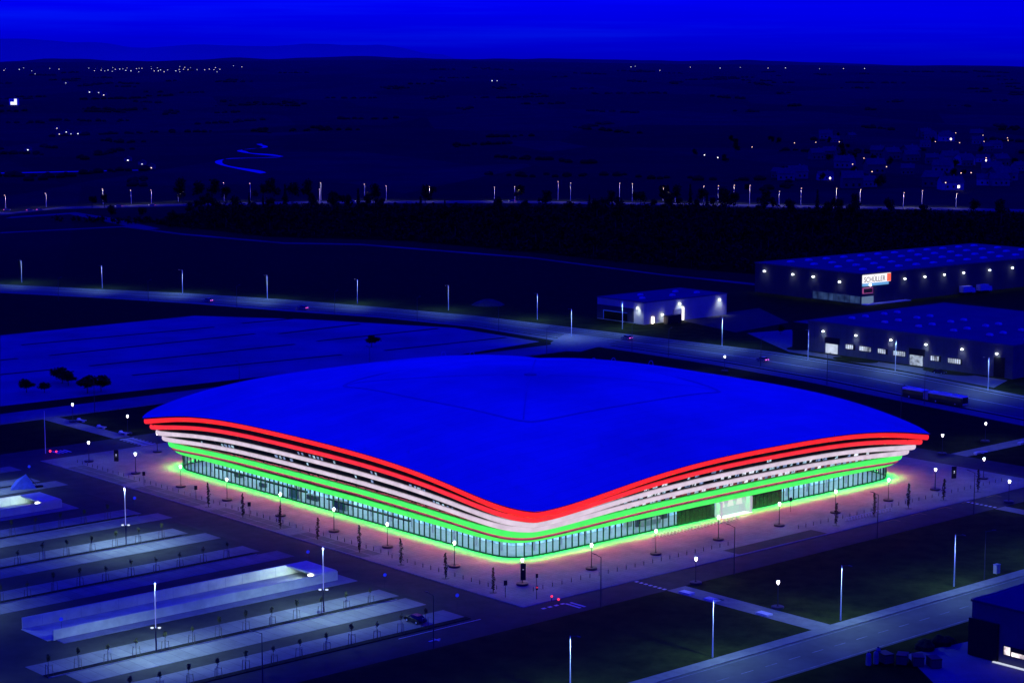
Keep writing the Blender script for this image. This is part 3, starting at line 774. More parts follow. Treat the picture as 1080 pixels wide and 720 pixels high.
def leaf_cloud(mb, n, cx, cy, cz, rx, ry, rz_, size, rnd, mi=0, hollow=0.35):
    for _ in range(n):
        d = Vector((rnd.gauss(0, 1), rnd.gauss(0, 1), rnd.gauss(0, 1))).normalized()
        r = (hollow + (1-hollow)*rnd.random())**0.6 * (0.78+0.34*noise.noise(d*1.7+Vector((cx, cy, cz))))
        c = Vector((cx+d.x*rx*r, cy+d.y*ry*r, cz+d.z*rz_*r))
        a = Vector((rnd.gauss(0, 1), rnd.gauss(0, 1), rnd.gauss(0, 1))).normalized()
        b_ = a.cross(d+Vector((.01, .02, .03))).normalized(); s_ = size*rnd.uniform(0.6, 1.3)
        mb.add([c-a*s_-b_*s_*.5, c+a*s_-b_*s_*.5, c+b_*s_*.9], [(0, 1, 2)], mi)
def young_tree_make(seed, crownk=1.0):
    def mk():
        rnd = random.Random(seed)
        r = thing('young_tree', '', 'tree')
        b = MB(); b.bar((0, 0, 0), (0.03, 0.02, 1.9), 0.045, n=6, w2=0.035); b.bar((0.03, 0.02, 1.9), (-0.02, 0, 3.5), 0.035, n=5, w2=0.012)
        for k in range(4):
            a = k*1.7; b.bar((0, 0, 2.1+k*0.3), (0.45*math.cos(a), 0.45*math.sin(a), 2.6+k*0.3), 0.018, n=4, w2=0.008)
        b.build('trunk', bark, r)
        b = MB(); leaf_cloud(b, int(80*crownk), 0, 0, 2.9, 0.5, 0.5, 0.85, 0.13, rnd, hollow=0.1); b.build('crown', leaf_olive, r)
        for k in range(3):
            a = k*2.094+0.5
            b = MB(); b.bar((0.75*math.cos(a), 0.75*math.sin(a), 0), (0.62*math.cos(a), 0.62*math.sin(a), 1.75), 0.045, n=5); b.build('stake', timber, r)
        b = MB()
        for k in range(3):
            a = k*2.094+0.5; a2 = a+2.094
            b.bar((0.63*math.cos(a), 0.63*math.sin(a), 1.62), (0.63*math.cos(a2), 0.63*math.sin(a2), 1.62), 0.03)
        b.build('crossbar', mat('crossbar_timber', (0.22, 0.20, 0.17), 0.9), r)
        return r
    return mk
ytrees = [Maker(young_tree_make(s, k)) for s, k in ((1, 1.0), (2, 0.6), (3, 1.4))]
rnd = random.Random(5)
for (v_, us, nm) in [(19.4, [-86.5+5.55*i for i in range(13)], 'the bed in front of the ramp'), (66.0, [-88+5.6*i for i in range(13)], 'the bed behind the ramp'),
                     (89.3, [-89+5.6*i for i in range(13)], 'the bed with the left lamp mast'), (0.1, [-82.6+5.5*i for i in range(12)], 'the bed along the near road'),
                     (112.6, [-62+5.8*i for i in range(8)], 'the dim bed below the far ramp')]:
    for i, u_ in enumerate(us):
        ytrees[rnd.randrange(3)](W(u_, v_+rnd.uniform(-.15, .15), 0.15), rnd.uniform(0, 6), '%s young tree from the left in %s' % (ORD[i], nm), 'young trees in ' + nm, (1, 1, rnd.uniform(0.88, 1.12)))
def column_tree_make(seed):
    def mk():
        rnd = random.Random(seed); r = thing('columnar_tree', '', 'tree')
        b = MB(); b.bar((0, 0, 0), (0.02, 0, 5.0), 0.07, n=6, w2=0.02)
        for k in range(7): a = k*2.3; b.bar((0, 0, 0.8+k*.5), (0.3*math.cos(a), 0.3*math.sin(a), 1.8+k*.5), 0.02, n=4, w2=0.008)
        b.build('trunk', bark, r)
        b = MB()
        for k in range(30):
            z = 0.7+k*0.155; f_ = k/29; rr = 0.16+0.46*math.sin(math.pi*min(1, 0.12+f_*0.88))**0.8*rnd.uniform(.75, 1.1)
            leaf_cloud(b, 12, rnd.uniform(-.14, .14), rnd.uniform(-.14, .14), z, rr, rr, 0.35, 0.13, rnd, hollow=0.1)
        b.build('crown', leaf_col, r)
        b = MB(); b.lathe([(0.75, 0.0), (0.75, 0.03)], 14); b.build('tree_grate', metal_dark, r)
        return r
    return mk
ctrees = [Maker(column_tree_make(s)) for s in (21, 22, 23)]
for i, v_ in enumerate([10.1, 24.3, 38.4, 52.2, 66.8, 80.6, 95, 109]):
    ctrees[i % 3](W(2.5, v_, 0.12), i*1.3, '%s slim columnar tree from the crossroads along the left kerb' % ORD[i], 'columnar trees along the left kerb', (1, 1, 0.92+0.05*(i % 4)))
for i, u_ in enumerate([95.1, 108.3, 120.6, 133.8, 147.1]):
    ctrees[(i+1) % 3](W(u_, 2.5, 0.12), i*1.7, '%s slim columnar tree from the left along the right kerb' % ORD[i], 'columnar trees along the right kerb', (1.1, 1.1, 0.95+0.06*(i % 3)))

# signs
def round_sign_make():
    r = thing('road_sign', '', 'road sign')
    b = MB(); b.lathe([(0.035, 0), (0.035, 2.7)], 6); b.build('post', metal_dark, r)
    b = MB(); n = 16
    b.add([(0.36*math.cos(2*math.pi*i/n), -0.05, 2.6+0.36*math.sin(2*math.pi*i/n)) for i in range(n)] + [(0.36*math.cos(2*math.pi*i/n), -0.03, 2.6+0.36*math.sin(2*math.pi*i/n)) for i in range(n)],
          [tuple(range(n-1, -1, -1)), tuple(range(n, 2*n))] + [(i, (i+1) % n, n+(i+1) % n, n+i) for i in range(n)])
    b.build('disc', em('sign_blue', (0.02, 0.05, 0.9), 0.25, (0.04, 0.08, 0.6)), r)
    return r
rsign = Maker(round_sign_make)
for (u_, v_, l_) in [(-11.1, 118.3, 'blue round road sign near the plain left lamp mast'), (-11.1, 51.4, 'blue round road sign by the right end of the concrete ramp'),
                     (-10.7, 26.7, 'blue round road sign above the brightest bay row'), (-9.8, 6.1, 'blue round road sign above the black parked car'),
                     (-11.8, 166.4, 'blue round road sign at the far left street corner'), (-72.6, 40.3, 'narrow blue sign post at the mouth of the long ramp')]:
    rsign(W(u_, v_, 0.05), R(20), l_)
def panel_sign_make():
    r = thing('panel_sign', '', 'sign')
    b = MB(); b.lathe([(0.045, 0), (0.045, 3.0)], 6); b.build('post', metal_dark, r)
    b = MB(); b.box(-0.34, 0.34, -0.08, -0.045, 2.35, 3.3); b.build('panel', black, r)
    return r
psign = Maker(panel_sign_make)
for (u_, v_, l_) in [(4.0, 139.3, 'dark panel sign near the left roof tip'), (4.6, 117.4, 'dark panel sign left of the first entrance trees'),
                     (4.0, 94.7, 'dark panel sign beside the row of columnar trees'), (2.0, 6.0, 'dark panel sign on the crossroads corner'), (93, 17, 'small dark panel sign before the white entrance'), (98, 18, 'dark panel sign right of the white entrance')]:
    psign(W(u_, v_, 0.12), R(15), l_)
def traffic_make():
    r = thing('traffic_light', '', 'traffic light')
    b = MB(); b.lathe([(0.06, 0), (0.05, 4.6)], 8); b.build('post', metal_dark, r)
    for z, nm in ((1.85, 'lower'), (4.2, 'upper')):
        b = MB(); b.box(-0.2, 0.2, -0.34, -0.06, z, z+0.75); h = b.build('signal_head', black, r)
        if nm == 'lower':
            b = MB(); b.lathe([(0.02, z+0.32), (0.15, z+0.42), (0.15, z+0.56), (0.02, z+0.66)], 10, cy=-0.32); b.build('red_lamp', red_glow, h)
    return r
tl = Maker(traffic_make)
tl(W(5.6, 1.2, 0.12), R(10), 'tall traffic light with a red signal at the near plaza corner')
def redpost_make():
    r = thing('signal_post', '', 'traffic light')
    b = MB(); b.lathe([(0.08, 0), (0.07, 0.75)], 8); b.build('post', metal_dark, r)
    b = MB(); b.lathe([(0.1, 0.75), (0.22, 0.85), (0.22, 1.05), (0.1, 1.15)], 10); b.build('red_lamp', red_glow, r)
    return r
rp_ = Maker(redpost_make)
rp_(W(6.8, -1.7, 0.1), 0, 'low post with red light on the crossing, nearer the corner')
rp_(W(6.4, -4.0, 0.04), 0, 'low post with red light on the crossing, nearer the lawn')
rp_(W(4.8, 186.5, 0.04), 0, 'low post with red light at the far left crossing', None, (1.4, 1.4, 1.4))
rp_(W(6.2, 185.9, 0.04), 0, 'second red light post beside the far left crossing', None, (1.2, 1.2, 1.2))

def bench_make():
    r = thing('bench', '', 'bench')
    b = MB(); P = []
    for i in range(13):
        k = i/12; P.append((-2.2+4.4*k, 0.5*math.sin(k*math.pi*1.3), 0))
    for i in range(12):
        (x0, y0, _), (x1, y1, _) = P[i], P[i+1]
        b.add([(x0, y0-.45, .42), (x1, y1-.45, .42), (x1, y1+.45, .42), (x0, y0+.45, .42), (x0, y0-.45, .62), (x1, y1-.45, .62), (x1, y1+.45, .62), (x0, y0+.45, .62)],
              [(0, 3, 2, 1), (4, 5, 6, 7), (0, 1, 5, 4), (2, 3, 7, 6), (1, 2, 6, 5), (3, 0, 4, 7)])
    b.build('seat', white_conc, r)
    for x in (-1.6, 1.5):
        b = MB(); b.box(x-.25, x+.25, -.1, .55, 0, .42); b.build('leg', white_conc, r)
    return r
bench = Maker(bench_make)
for i, (u_, v_) in enumerate([(36.0, 226.0), (34.9, 213.0), (34.8, 201.0)]):
    bench(W(u_, v_, 0.06), ANG+R(90), '%s curved white bench going down the left path' % ORD[i], 'white benches along paths')
for i, (u_, v_) in enumerate([(186.0, 29.6), (206, 30)]):
    bench(W(u_, v_, 0.06), ANG, ['curved white bench on the upper right path, beside the street', 'curved white bench on the upper right path, by the picture edge'][i], 'white benches along paths')
for i, v_ in enumerate([-14.5, -21.0, -34.0]):
    b = MB(); b.box(29.0, 30.6, v_-1.6, v_+1.2, 0.116, 0.42)
    o = b.build('stone_seat', white_conc); o.location = (OX, OY, 0); o.rotation_euler = (0, 0, ANG)
    tag(o, '%s low white stone seat going down the lawn path' % ORD[i], 'seat', 'stone seats on the lawn path')

# ------------------------------------------------------------------ lamp masts
def road_mast_make():
    r = thing('street_light', '', 'street light')
    b = MB(); b.lathe([(0.13, 0), (0.10, 5), (0.07, 10.2)], 8); b.build('pole', metal_pale, r)
    b = MB(); b.bar((0, 0, 10.15), (1.6, 0, 10.45), 0.05, n=6); b.build('arm', metal_dark, r)
    b = MB(); b.prof([(1.4, 10.38), (2.3, 10.38), (2.3, 10.50), (1.5, 10.54)], -0.16, 0.16); h = b.build('lamp_head', metal_dark, r)
    b = MB(); b.box(1.6, 2.2, -0.12, 0.12, 10.37, 10.375); b.build('lamp_lens', far_glow, h)
    spot('street_light_lamp', r, (1.9, 0, 10.2), 4300, 160, 0.5, (0.36, 0.68, 1.0), size=0.2)
    return r
rmast = Maker(road_mast_make)
def dark_mast_make():
    r = thing('unlit_street_light', '', 'street light')
    b = MB(); b.lathe([(0.12, 0), (0.09, 5), (0.06, 9.6)], 8); b.build('pole', metal_dark, r)
    b = MB(); b.bar((0, 0, 9.5), (1.3, 0, 9.9), 0.05, n=6); b.build('arm', metal_dark, r)
    b = MB(); b.prof([(1.1, 9.82), (1.95, 9.95), (1.95, 10.02), (1.2, 9.98)], -0.14, 0.14); b.build('lamp_head', metal_dark, r)
    return r
dmast = Maker(dark_mast_make)
NM = [(-226, 913), (-184, 889), (-145, 871), (-105, 849), (-65, 832), (-26, 809), (10, 779), (22, 730), (42, 751), (75, 704), (101, 672), (126, 647)]
for i, (x, y) in enumerate(NM):
    rmast((x, y, 0.0), R(-125), '%s lit street light from the left along the far side of the main road' % ORD[i], 'lit lights along the main road')
rmast((147, 607, 0), R(200), 'lit street light near the far end of the main road at the picture edge')
SM = [(-193, 842), (-153, 832), (-113, 812), (-71, 792), (-37, 771), (-5, 742), (12, 681), (42, 690), (54, 679), (83, 657), (99, 618), (122, 581), (110, 555)]
for i, (x, y) in enumerate(SM):
    dmast((x, y, 0.0), R(50), '%s dark street light from the left on the near side of the main road' % ORD[i], 'dark lights along the main road')
for i, (u_, v_) in enumerate([(47.1, -11.1), (10.7, -10.9), (92.1, -11.1), (126.4, -11.1)]):
    dmast(W(u_, v_, 0.1), ANG+R(100), ['dark curved street light on the lawn edge right of the crossroads path', 'dark curved street light at the crossroads lawn corner', 'dark curved street light on the lawn edge opposite the entrance', 'dark curved street light on the lawn edge near the yellow bay marks'][i], 'dark lights along the right street')
dmast(W(-64.5, -10.5, 0.05), ANG+R(140), 'dark curved street light standing in front of the nearest bay row')
dmast(W(-29.4, -11.0, 0.05), ANG+R(100), 'dark street light on the grass edge below the parked car')
for i, (u_, v_) in enumerate([(46, 236), (96, 236), (146, 236), (-4, 236)]):
    dmast(W(u_, v_, 0.05), ANG+R(90), ['dark street light where the bench path starts', 'dark street light left of the roof on the side road', 'dark street light on the side road behind the roof', 'dark street light at the left end of the side road'][i])
for i, (u_, v_) in enumerate([(3.2, -46.0), (37.3, -45.9), (72.2, -45.3), (-30, -46.0), (108, -45.5)]):
    b_ = rmast(W(u_, v_, 0.1), ANG-R(90), ['tall lit street light left of the lawn path by the front road', 'tall lit street light right of the lawn path by the front road', 'tall lit street light by the front road near the grey cabinet', 'tall street light cut off by the bottom edge of the picture', 'lit street light of the front road past the picture edge'][i], 'lights along the front road')
dmast(W(81.1, -46.0, 0.1), ANG-R(60), 'dark street light beside the grey cabinet at the front road')
b = MB(); b.box(-0.6, 0.6, -0.4, 0.4, 0, 1.7, 0); b.box(-0.66, 0.66, -0.46, 0.46, 1.7, 1.8, 0)
cab = b.build('utility_cabinet', clad_pale); cab.location = W(86.9, -44.8, 0.1); cab.rotation_euler = (0, 0, ANG)
tag(cab, 'small grey utility cabinet on the lawn beside the front road', 'cabinet')
b = MB(); b.box(-0.01, 0.01, -0.415, -0.405, 0.1, 1.6); b.build('door_gap', black, cab)

def park_mast_make():
    r = thing('lamp_mast', '', 'lamp mast')
    b = MB(); b.lathe([(0.13, 0), (0.11, 4.2)], 8); b.build('lower_pole', metal_dark, r)
    b = MB(); b.lathe([(0.085, 4.2), (0.07, 8), (0.06, 12.0)], 8); b.build('upper_pole', em('pole_painted_glow', (0.62, 0.74, 1.0), 0.24, (0.6, 0.6, 0.62)), r)  # lamplight on the upper pole painted in as a weak glow
    for s_ in (-1, 1):
        b = MB(); b.bar((0, 0, 4.1), (0.55*s_, 0, 4.25), 0.05, n=6); b.build('bracket', metal_dark, r)
        b = MB(); b.lathe([(0.20, 4.1), (0.30, 4.2), (0.30, 4.3), (0.2, 4.34)], 10, cx=0.62*s_); b.build('lamp_head', em('mast_lamp', (0.85, 0.92, 1.0), 0.9), r)
    spot('mast_light', r, (0, 0, 12.3), 16000, 150, 0.8, (0.42, 0.72, 1.0), size=0.25)
    return r
pmast = Maker(park_mast_make)
pmast(W(-30.1, 90.0, 0.1), R(0), 'tall white lamp mast with twin lamps in the upper car park')
pmast(W(-66.0, 19.4, 0.1), R(0), 'tall white lamp mast with twin lamps in front of the concrete ramp')
pmast(W(-29.7, 20.6, 0.1), R(0), 'tall white lamp mast with twin lamps near the right end of the ramp')
for (u_, v_, l_) in [(-118, 90, 'unseen lamp mast added to light the upper car park, past the left picture edge'), (-112, 19.4, 'unseen lamp mast added past the lower left picture edge'), (-32, 159.2, 'unseen lamp mast added to light the far car park past the picture edge'), (-62, 112.6, 'unseen lamp mast added beside the second ramp past the picture edge'), (-86, 66.0, 'unseen lamp mast added behind the long ramp past the picture edge'), (-40, 205.8, 'unseen lamp mast added at the far end of the car park')]: pmast(W(u_, v_, 0.1), R(0), l_)  # unseen masts added to light the bay rows
b = MB(); b.lathe([(0.12, 0), (0.07, 11)], 8)
o = b.build('flag_pole', metal_pale); o.location = W(5.6, 190.5, 0.05); tag(o, 'bare pale pole on the grass by the far left crossing', 'pole')
b = MB(); b.lathe([(0.02, 11), (0.12, 11.05), (0.12, 11.15), (0.02, 11.2)], 8); b.build('finial', metal_pale, o)

# ------------------------------------------------------------------ ramps into the garage
def ramp_make():
    r = thing('garage_ramp', '', 'ramp')
    L0, L1, wd, h = 0.0, 62.3, 10.4, 2.05
    concrete = mat('ramp_concrete', (0.64, 0.67, 0.46), 0.85, 0.18, 0.35, bump=0.05)
    b = MB(); b.box(L0, L1, wd-0.35, wd, 0, h); b.build('back_wall', concrete, r)
    b = MB(); b.box(L0+0.6, L1, 0, 0.35, 0, h*0.92); b.build('front_wall', concrete, r)
    b = MB(); b.box(L1-5.0, L1, 0.352, wd-0.352, h-0.35, h-0.003); b.box(L1-0.3, L1, 0.352, wd-0.352, 0, h-0.352); b.build('end_deck', concrete, r)
    b = MB(); b.box(L0-0.4, L1-0.4, 0.352, wd-0.352, 0.02, 0.07); b.build('ramp_floor', mat('ramp_screed', (0.52, 0.55, 0.36), 0.8, 0.2, 0.3), r)
    b = MB(); b.box(L0+1, L1+2.6, -2.9, -0.003, 0, 0.14); b.box(L1+0.003, L1+2.6, 0, wd, 0, 0.14); b.build('footway', mat('ramp_footway', (0.20, 0.20, 0.22), 0.85, 0.2, 0.4), r)
    b = MB()
    for i in range(1, 16): b.box(i*3.9-0.02, i*3.9+0.02, wd-0.358, wd-0.352, 0.1, h-0.02)
    b.build('wall_joint', concrete_dim, r)
    b = MB(); b.box(L1-5.6, L1-5.05, 1.2, 2.2, 1.55, 1.72); b.build('ceiling_lamp', lamp_white, r)
    spot('ramp_light', r, (L1-5.5, 1.7, 1.5), 5200, 165, 0.4, (0.6, 0.85, 1.0), (-0.9, 0.5, -0.35))
    return r
ramp = Maker(ramp_make)
ramp(W(-76.4, 37.3, 0), ANG, 'long open concrete ramp enclosure in the middle of the car park')
ramp(W(-85.0, 130.5, 0), ANG, 'second concrete ramp enclosure, farther left in the car park')
b = MB()
b.add([(-3, -2.2, 0), (3, -2.2, 0), (2.6, 2.2, 0), (-2.4, 2.2, 0), (0.9, 0.1, 3.2), (-1.4, 0.2, 1.9)], [(0, 3, 2, 1), (0, 1, 4, 5), (1, 2, 4), (2, 3, 5, 4), (3, 0, 5)])
o = b.build('tarpaulin_heap', tarp_m); o.location = W(-19, 156.3, 0.06); o.rotation_euler = (0, 0, R(20))
tag(o, 'bright blue tarpaulin draped over a peaked heap in the far car park', 'tarpaulin')
b = MB(); b.bar((0.9, 0.1, 3.2), (3.6, -1.6, 0.1), 0.05); b.bar((3.0, -1.0, 0), (4.6, -0.6, 0.0), 0.6); b.build('dark_prop', black, o)

# ------------------------------------------------------------------ vehicles
def make_car(paint_m, tail=False, head=False):
    def mk():
        r = thing('parked_car', '', 'car')
        body = [(-2.15, 0.32), (-2.2, 0.62), (-2.05, 0.92), (-1.1, 0.98), (0.95, 0.98), (2.0, 0.86), (2.2, 0.62), (2.15, 0.30), (1.75, 0.26), (-1.8, 0.26)]
        b = MB(); b.prof(body, -0.88, 0.88); b.build('body', paint_m, r)
        b = MB(); n = 6
        lo = [(-1.75, 0.975), (1.15, 0.975)]; 
        b.add([(-1.85, -.80, .97), (1.20, -.80, .97), (1.20, .80, .97), (-1.85, .80, .97), (-1.35, -.64, 1.46), (0.35, -.64, 1.46), (0.35, .64, 1.46), (-1.35, .64, 1.46)], [(0, 1, 5, 4), (1, 2, 6, 5), (2, 3, 7, 6), (3, 0, 4, 7), (4, 5, 6, 7)])
        b.build('cabin_glass', glass_dark, r)
        b = MB(); b.box(-1.38, 0.38, -.66, .66, 1.461, 1.50); b.build('roof_panel', paint_m, r)
        for x in (-1.35, 1.35):
            for y in (-0.80, 0.80):
                b = MB(); b.bar((x, y-0.11, 0.33), (x, y+0.11, 0.33), 0.33, n=14); wh = b.build('wheel', rubber, r)
                b = MB(); b.bar((x, y-0.125, 0.33), (x, y+0.125, 0.33), 0.19, n=10); b.build('rim', metal_pale, wh)
        for y in (-0.6, 0.6):
            b = MB(); b.box(-2.23, -2.15, y-0.2, y+0.2, 0.65, 0.82); b.build('tail_light', pink_glow if tail else mat('tail_red', (0.2, 0.01, 0.01), 0.3), r)
            b = MB(); b.box(2.08, 2.2, y-0.2, y+0.2, 0.60, 0.76); b.build('headlight', far_glow if head else skylight_m, r)
        return r
    return mk
bc = Maker(make_car(car_black))
bc(W(-21.2, 4.3, 0.06), ANG+R(90), 'black car parked alone in the bay row nearest the road')
bc((139, 640, 0.08), R(-45), 'dark car parked on the grass island before the long warehouse')
bc((159.5, 634, 0.08), R(40), 'dark car at the dark gate of the long warehouse')
b = MB()
lit = Maker(make_car(car_grey, True, True))
for (x, y, rz_, l_) in [(-346, 1364, R(20), 'farthest left car with glowing lights on the highway'), (-330, 1362, R(30), 'car with pink tail lights on the highway behind the leftmost one'), (-324, 1366, R(35), 'car with pale lights following on the left highway bend'),
                        (-277, 1401, R(200), 'car with red tail lights on the highway near the dark trees'), (-255, 1410, R(195), 'car with bright pink tail lights on the highway left of the big trees'), (-116, 1450, R(0), 'car with pale lights on the highway below the lamp pair'), (0, 1452, R(180), 'car with pink tail lights in the middle of the highway')]:
    lit((x, y, 0.07), rz_, l_, 'cars on the highway', None)
for (x, y, rz_, l_) in [(-129, 838, R(150), 'car with pink tail lights on the left part of the main road'), (-86, 812, R(150), 'car with pink tail lights farther along the main road, above the roof'),
                        (42, 722, R(132), 'car with pink tail lights at the junction behind the arena'), (85, 668, R(128), 'car with pink tail lights in front of the long warehouse forecourt')]:
    lit((x, y, 0.06), rz_, l_)
sheet('traffic_island', [(14, 692), (14, 713), (20, 738), (38, 716), (24, 690)], 0.12, footway)
bus = thing('articulated_bus', 'white roofed articulated bus with dark sides on the main road', 'bus', (126.3, 586.5, 0.05), R(-52))
def bus_body(x0, x1, nm):
    b = MB(); b.box(x0, x1, -1.27, 1.27, 0.35, 2.75); bd = b.build(nm, mat('bus_side', (0.02, 0.02, 0.026), 0.35, 0.2), bus)
    b = MB(); b.prism([(x0, -1.25), (x1, -1.25), (x1, 1.25), (x0, 1.25)], 2.752, 3.06); b.build('roof', mat('bus_roof', (0.92, 0.93, 0.93), 0.5, 0.05), bd)
    b = MB(); b.box(x0+0.01, x1-0.01, -1.285, -1.272, 2.52, 2.75); b.box(x0+0.01, x1-0.01, 1.272, 1.285, 2.52, 2.75); b.build('cornice', mat('bus_roof', (0.75, 0.76, 0.78), 0.5, 0.1), bd)
    x = x0+0.5
    while x < x1-1.4:
        for ya, yb in ((-1.29, -1.272), (1.272, 1.29)):
            b = MB(); b.box(x, x+1.3, ya, yb, 1.35, 2.48); b.build('window', em('bus_window', (0.3, 0.35, 0.6), 0.012, (0.01, 0.01, 0.012), 0.9, 0.9), bd)
        x += 1.5
    return bd
bus_body(-11.6, -3.6, 'rear_body'); fb = bus_body(-1.6, 11.4, 'front_body')
b = MB()
for i in range(8): b.box(-3.59+i*0.25, -3.44+i*0.25, -1.2, 1.2, 0.45, 2.9)
b.box(-3.58, -1.62, -1.12, 1.12, 0.5, 2.8); b.build('bellows', mat('bellows', (0.32, 0.33, 0.36), 0.8), bus)
b = MB(); b.box(-10.5, -7.5, -0.9, 0.9, 3.02, 3.25); b.box(2, 5, -0.9, 0.9, 3.02, 3.25); b.box(7, 8, -.7, .7, 3.02, 3.3); b.build('roof_unit', mat('bus_unit', (0.6, 0.6, 0.62), 0.6), bus)
b = MB(); b.box(11.402, 11.43, -1.1, 1.1, 1.1, 2.6); b.build('windscreen', glass_dark, bus)
b = MB(); b.box(11.402, 11.45, -1.2, 1.2, 0.45, 0.9); b.build('bumper', clad_pale, bus)
for x in (-9.0, -0.2+1.5, 8.6):
    for y in (-1.12, 1.12):
        b = MB(); b.bar((x, y-.15, .48), (x, y+.15, .48), .48, n=14); wh = b.build('wheel', rubber, bus)
        b = MB(); b.bar((x, y-.16, .48), (x, y+.16, .48), .26, n=10); b.build('rim', metal_pale, wh)
def lorry_make():
    r = thing('parked_lorry', '', 'lorry')
    b = MB(); b.box(-3.5, 2.2, -1.25, 1.25, 1.0, 3.6); b.build('cargo_box', mat('lorry_box', (0.5, 0.5, 0.55), 0.5), r)
    b = MB(); b.prof([(2.4, 0.6), (4.3, 0.6), (4.35, 1.6), (4.0, 2.7), (2.4, 2.8)], -1.15, 1.15); b.build('cab', car_white, r)
    b = MB(); b.box(-3.4, 4.2, -0.9, 0.9, 0.55, 0.95); b.build('chassis', black, r)
    for x in (-2.4, 3.2):
        for y in (-1.0, 1.0):
            b = MB(); b.bar((x, y-.15, .48), (x, y+.15, .48), .48, n=12); b.build('wheel', rubber, r)
    return r
lorry = Maker(lorry_make)
lorry((199, 866, 0.05), R(35), 'left lorry parked beside the far warehouse'); lorry((208, 873, 0.05), R(35), 'right lorry parked beside the far warehouse')

# ------------------------------------------------------------------ industrial buildings
def wall_lamp(parent, x, y, z, nx, ny, e=420, s=0.42, cone=120):
    b = MB(); b.lathe([(0.05, z-s*0.6), (s, z-s*0.3), (s, z+s*0.3), (0.05, z+s*0.6)], 10, cx=x+nx*0.35, cy=y+ny*0.35)
    b.build('wall_lamp', lamp_white, parent)
    spot('wall_light', parent, (x+nx*0.9, y+ny*0.9, z+0.2), e, cone, 0.8, (0.75, 0.85, 1.0), (-nx*0.25, -ny*0.25, -1), 0.3)
def cladding_lines(b, face, a0, a1, fixed, z0, z1, step):
    a = a0+step
    while a < a1:
        if face == 'x-': b.box(fixed-0.03, fixed-0.003, a-.03, a+.03, z0, z1)
        if face == 'y-': b.box(a-.03, a+.03, fixed-0.03, fixed-0.003, z0, z1)
        a += step
def skylights(parent, rects, z):
    for (x, y, lx, ly) in rects:
        b = MB(); b.prof([(x-lx, z), (x-lx*.7, z+.7), (x+lx*.7, z+.7), (x+lx, z)], y-ly, y+ly); b.build('skylight', skylight_m, parent)
# white box store: corner (51,762); local x along +u, y along +v
wb = thing('white_warehouse', 'small pale flat roofed warehouse with four bright wall lamps across the road', 'warehouse', (51, 763, 0.05), ANG)
b = MB(); b.box(0, 47, 0, 26, 0, 8.4); wbw = b.build('wall', clad_pale, wb)
b = MB(); b.box(-0.2, 47.2, -0.2, 26.2, 8.402, 8.75); wbr = b.build('roof', flat_roof, wb)
skylights(wb, [(8, 9, 1.2, .7), (15, 17, 1.2, .7), (24, 8, 1.2, .7), (34, 16, 1.2, .7), (38, 8, 1.2, .7)], 8.752)
b = MB(); b.box(-0.15, -0.003, 5.5, 26, 0.3, 5.8); b.build('dark_front', clad_dark, wb)
b = MB(); b.box(-0.35, -0.152, 9, 22, 0.4, 3.6); b.build('shop_window', glass_dark, wb)
b = MB(); b.box(-0.42, -0.36, 8.8, 22.2, 3.6, 3.9); b.box(-0.42, -0.36, 21.9, 22.2, 0.4, 3.6); b.build('window_trim', blue_glow, wb)
b = MB(); b.box(16, 21, -0.2, -0.003, 0.1, 4.6); b.build('roller_door', concrete_dim, wb)
b = MB(); b.box(21.1, 22, -0.3, -0.003, 0.1, 5.2); b.build('door_light', far_glow, wb)
b = MB(); b.box(4.2, 5.2, -0.3, -0.003, 0.2, 2.6); b.build('lit_door', lamp_warm, wb)
wall_lamp(wb, -0.1, 3.2, 6.2, -1, 0, 1300); wall_lamp(wb, 19.5, 0, 6.6, 0, -1, 1300); wall_lamp(wb, 42.5, 0, 6.4, 0, -1, 1300); wall_lamp(wb, 9.5, -0.3, 3.2, 0, -1, 600)
b = MB(); b.prof([(0, 0), (7.5, 0), (7.6, 2.0), (7.2, 3.4), (0.2, 3.3)], -1.2, 1.2)
o = b.build('dark_van', car_black); o.location = (59.5, 764.5, 0.07); o.rotation_euler = (0, 0, ANG); tag(o, 'black box van parked against the pale warehouse wall', 'van')
for x in (1.3, 6):
    b2 = MB(); b2.bar((x, -1.25, .4), (x, 1.25, .4), .4, n=12); b2.build('wheel', rubber, o)
# far warehouse with the lit sign: corner (145,826)
fw = thing('sign_warehouse', 'long dark warehouse with a glowing white and red sign on its corner', 'warehouse', (146, 827, 0.05), R(38.5))
b = MB(); b.box(0, 150, 0, 62, 0, 12.6); b.build('wall', clad_dark, fw)
b = MB(); b.box(-0.25, 150.2, -0.25, 62.2, 12.602, 13.1); b.build('roof', flat_roof, fw)
rnd = random.Random(9)
skylights(fw, [(12+i*11.5, 10+j*14, 1.6, 1.0) for i in range(12) for j in range(4)], 13.102)
for y in (12, 27, 39, 56): wall_lamp(fw, 0, y, 9.6 if y != 12 else 8.6, -1, 0, 650, 0.55)
for x in (27, 40, 53, 66, 84, 100): wall_lamp(fw, x, 0, 9.2, 0, -1, 450, 0.48)
b = MB()
for k in range(9): b.box(-0.2, -0.003, 0.5+k*3.0, 3.1+k*3.0, 0.4, 3.4)
b.build('shop_window', em('shop_glass', (0.15, 0.32, 0.8), 0.11, (0.02, 0.02, 0.03), 0.8, 0.3), fw)
b = MB(); b.box(0.3, 7.5, -0.2, -0.003, 0.4, 3.3); b.build('entrance_glass', em('entrance_glow', (0.35, 0.55, 0.9), 0.3), fw)
b = MB(); b.box(0, 28, -3.2, -0.3, 0.0, 0.35); b.build('entrance_step', mat('step_pale', (0.5, 0.5, 0.5), 0.7), fw)
b = MB(); b.box(0.6, 6.6, -0.5, -0.003, 4.6, 7.0); b.build('poster_frame', em('poster_pink', (0.6, 0.12, 0.4), 0.55), fw)
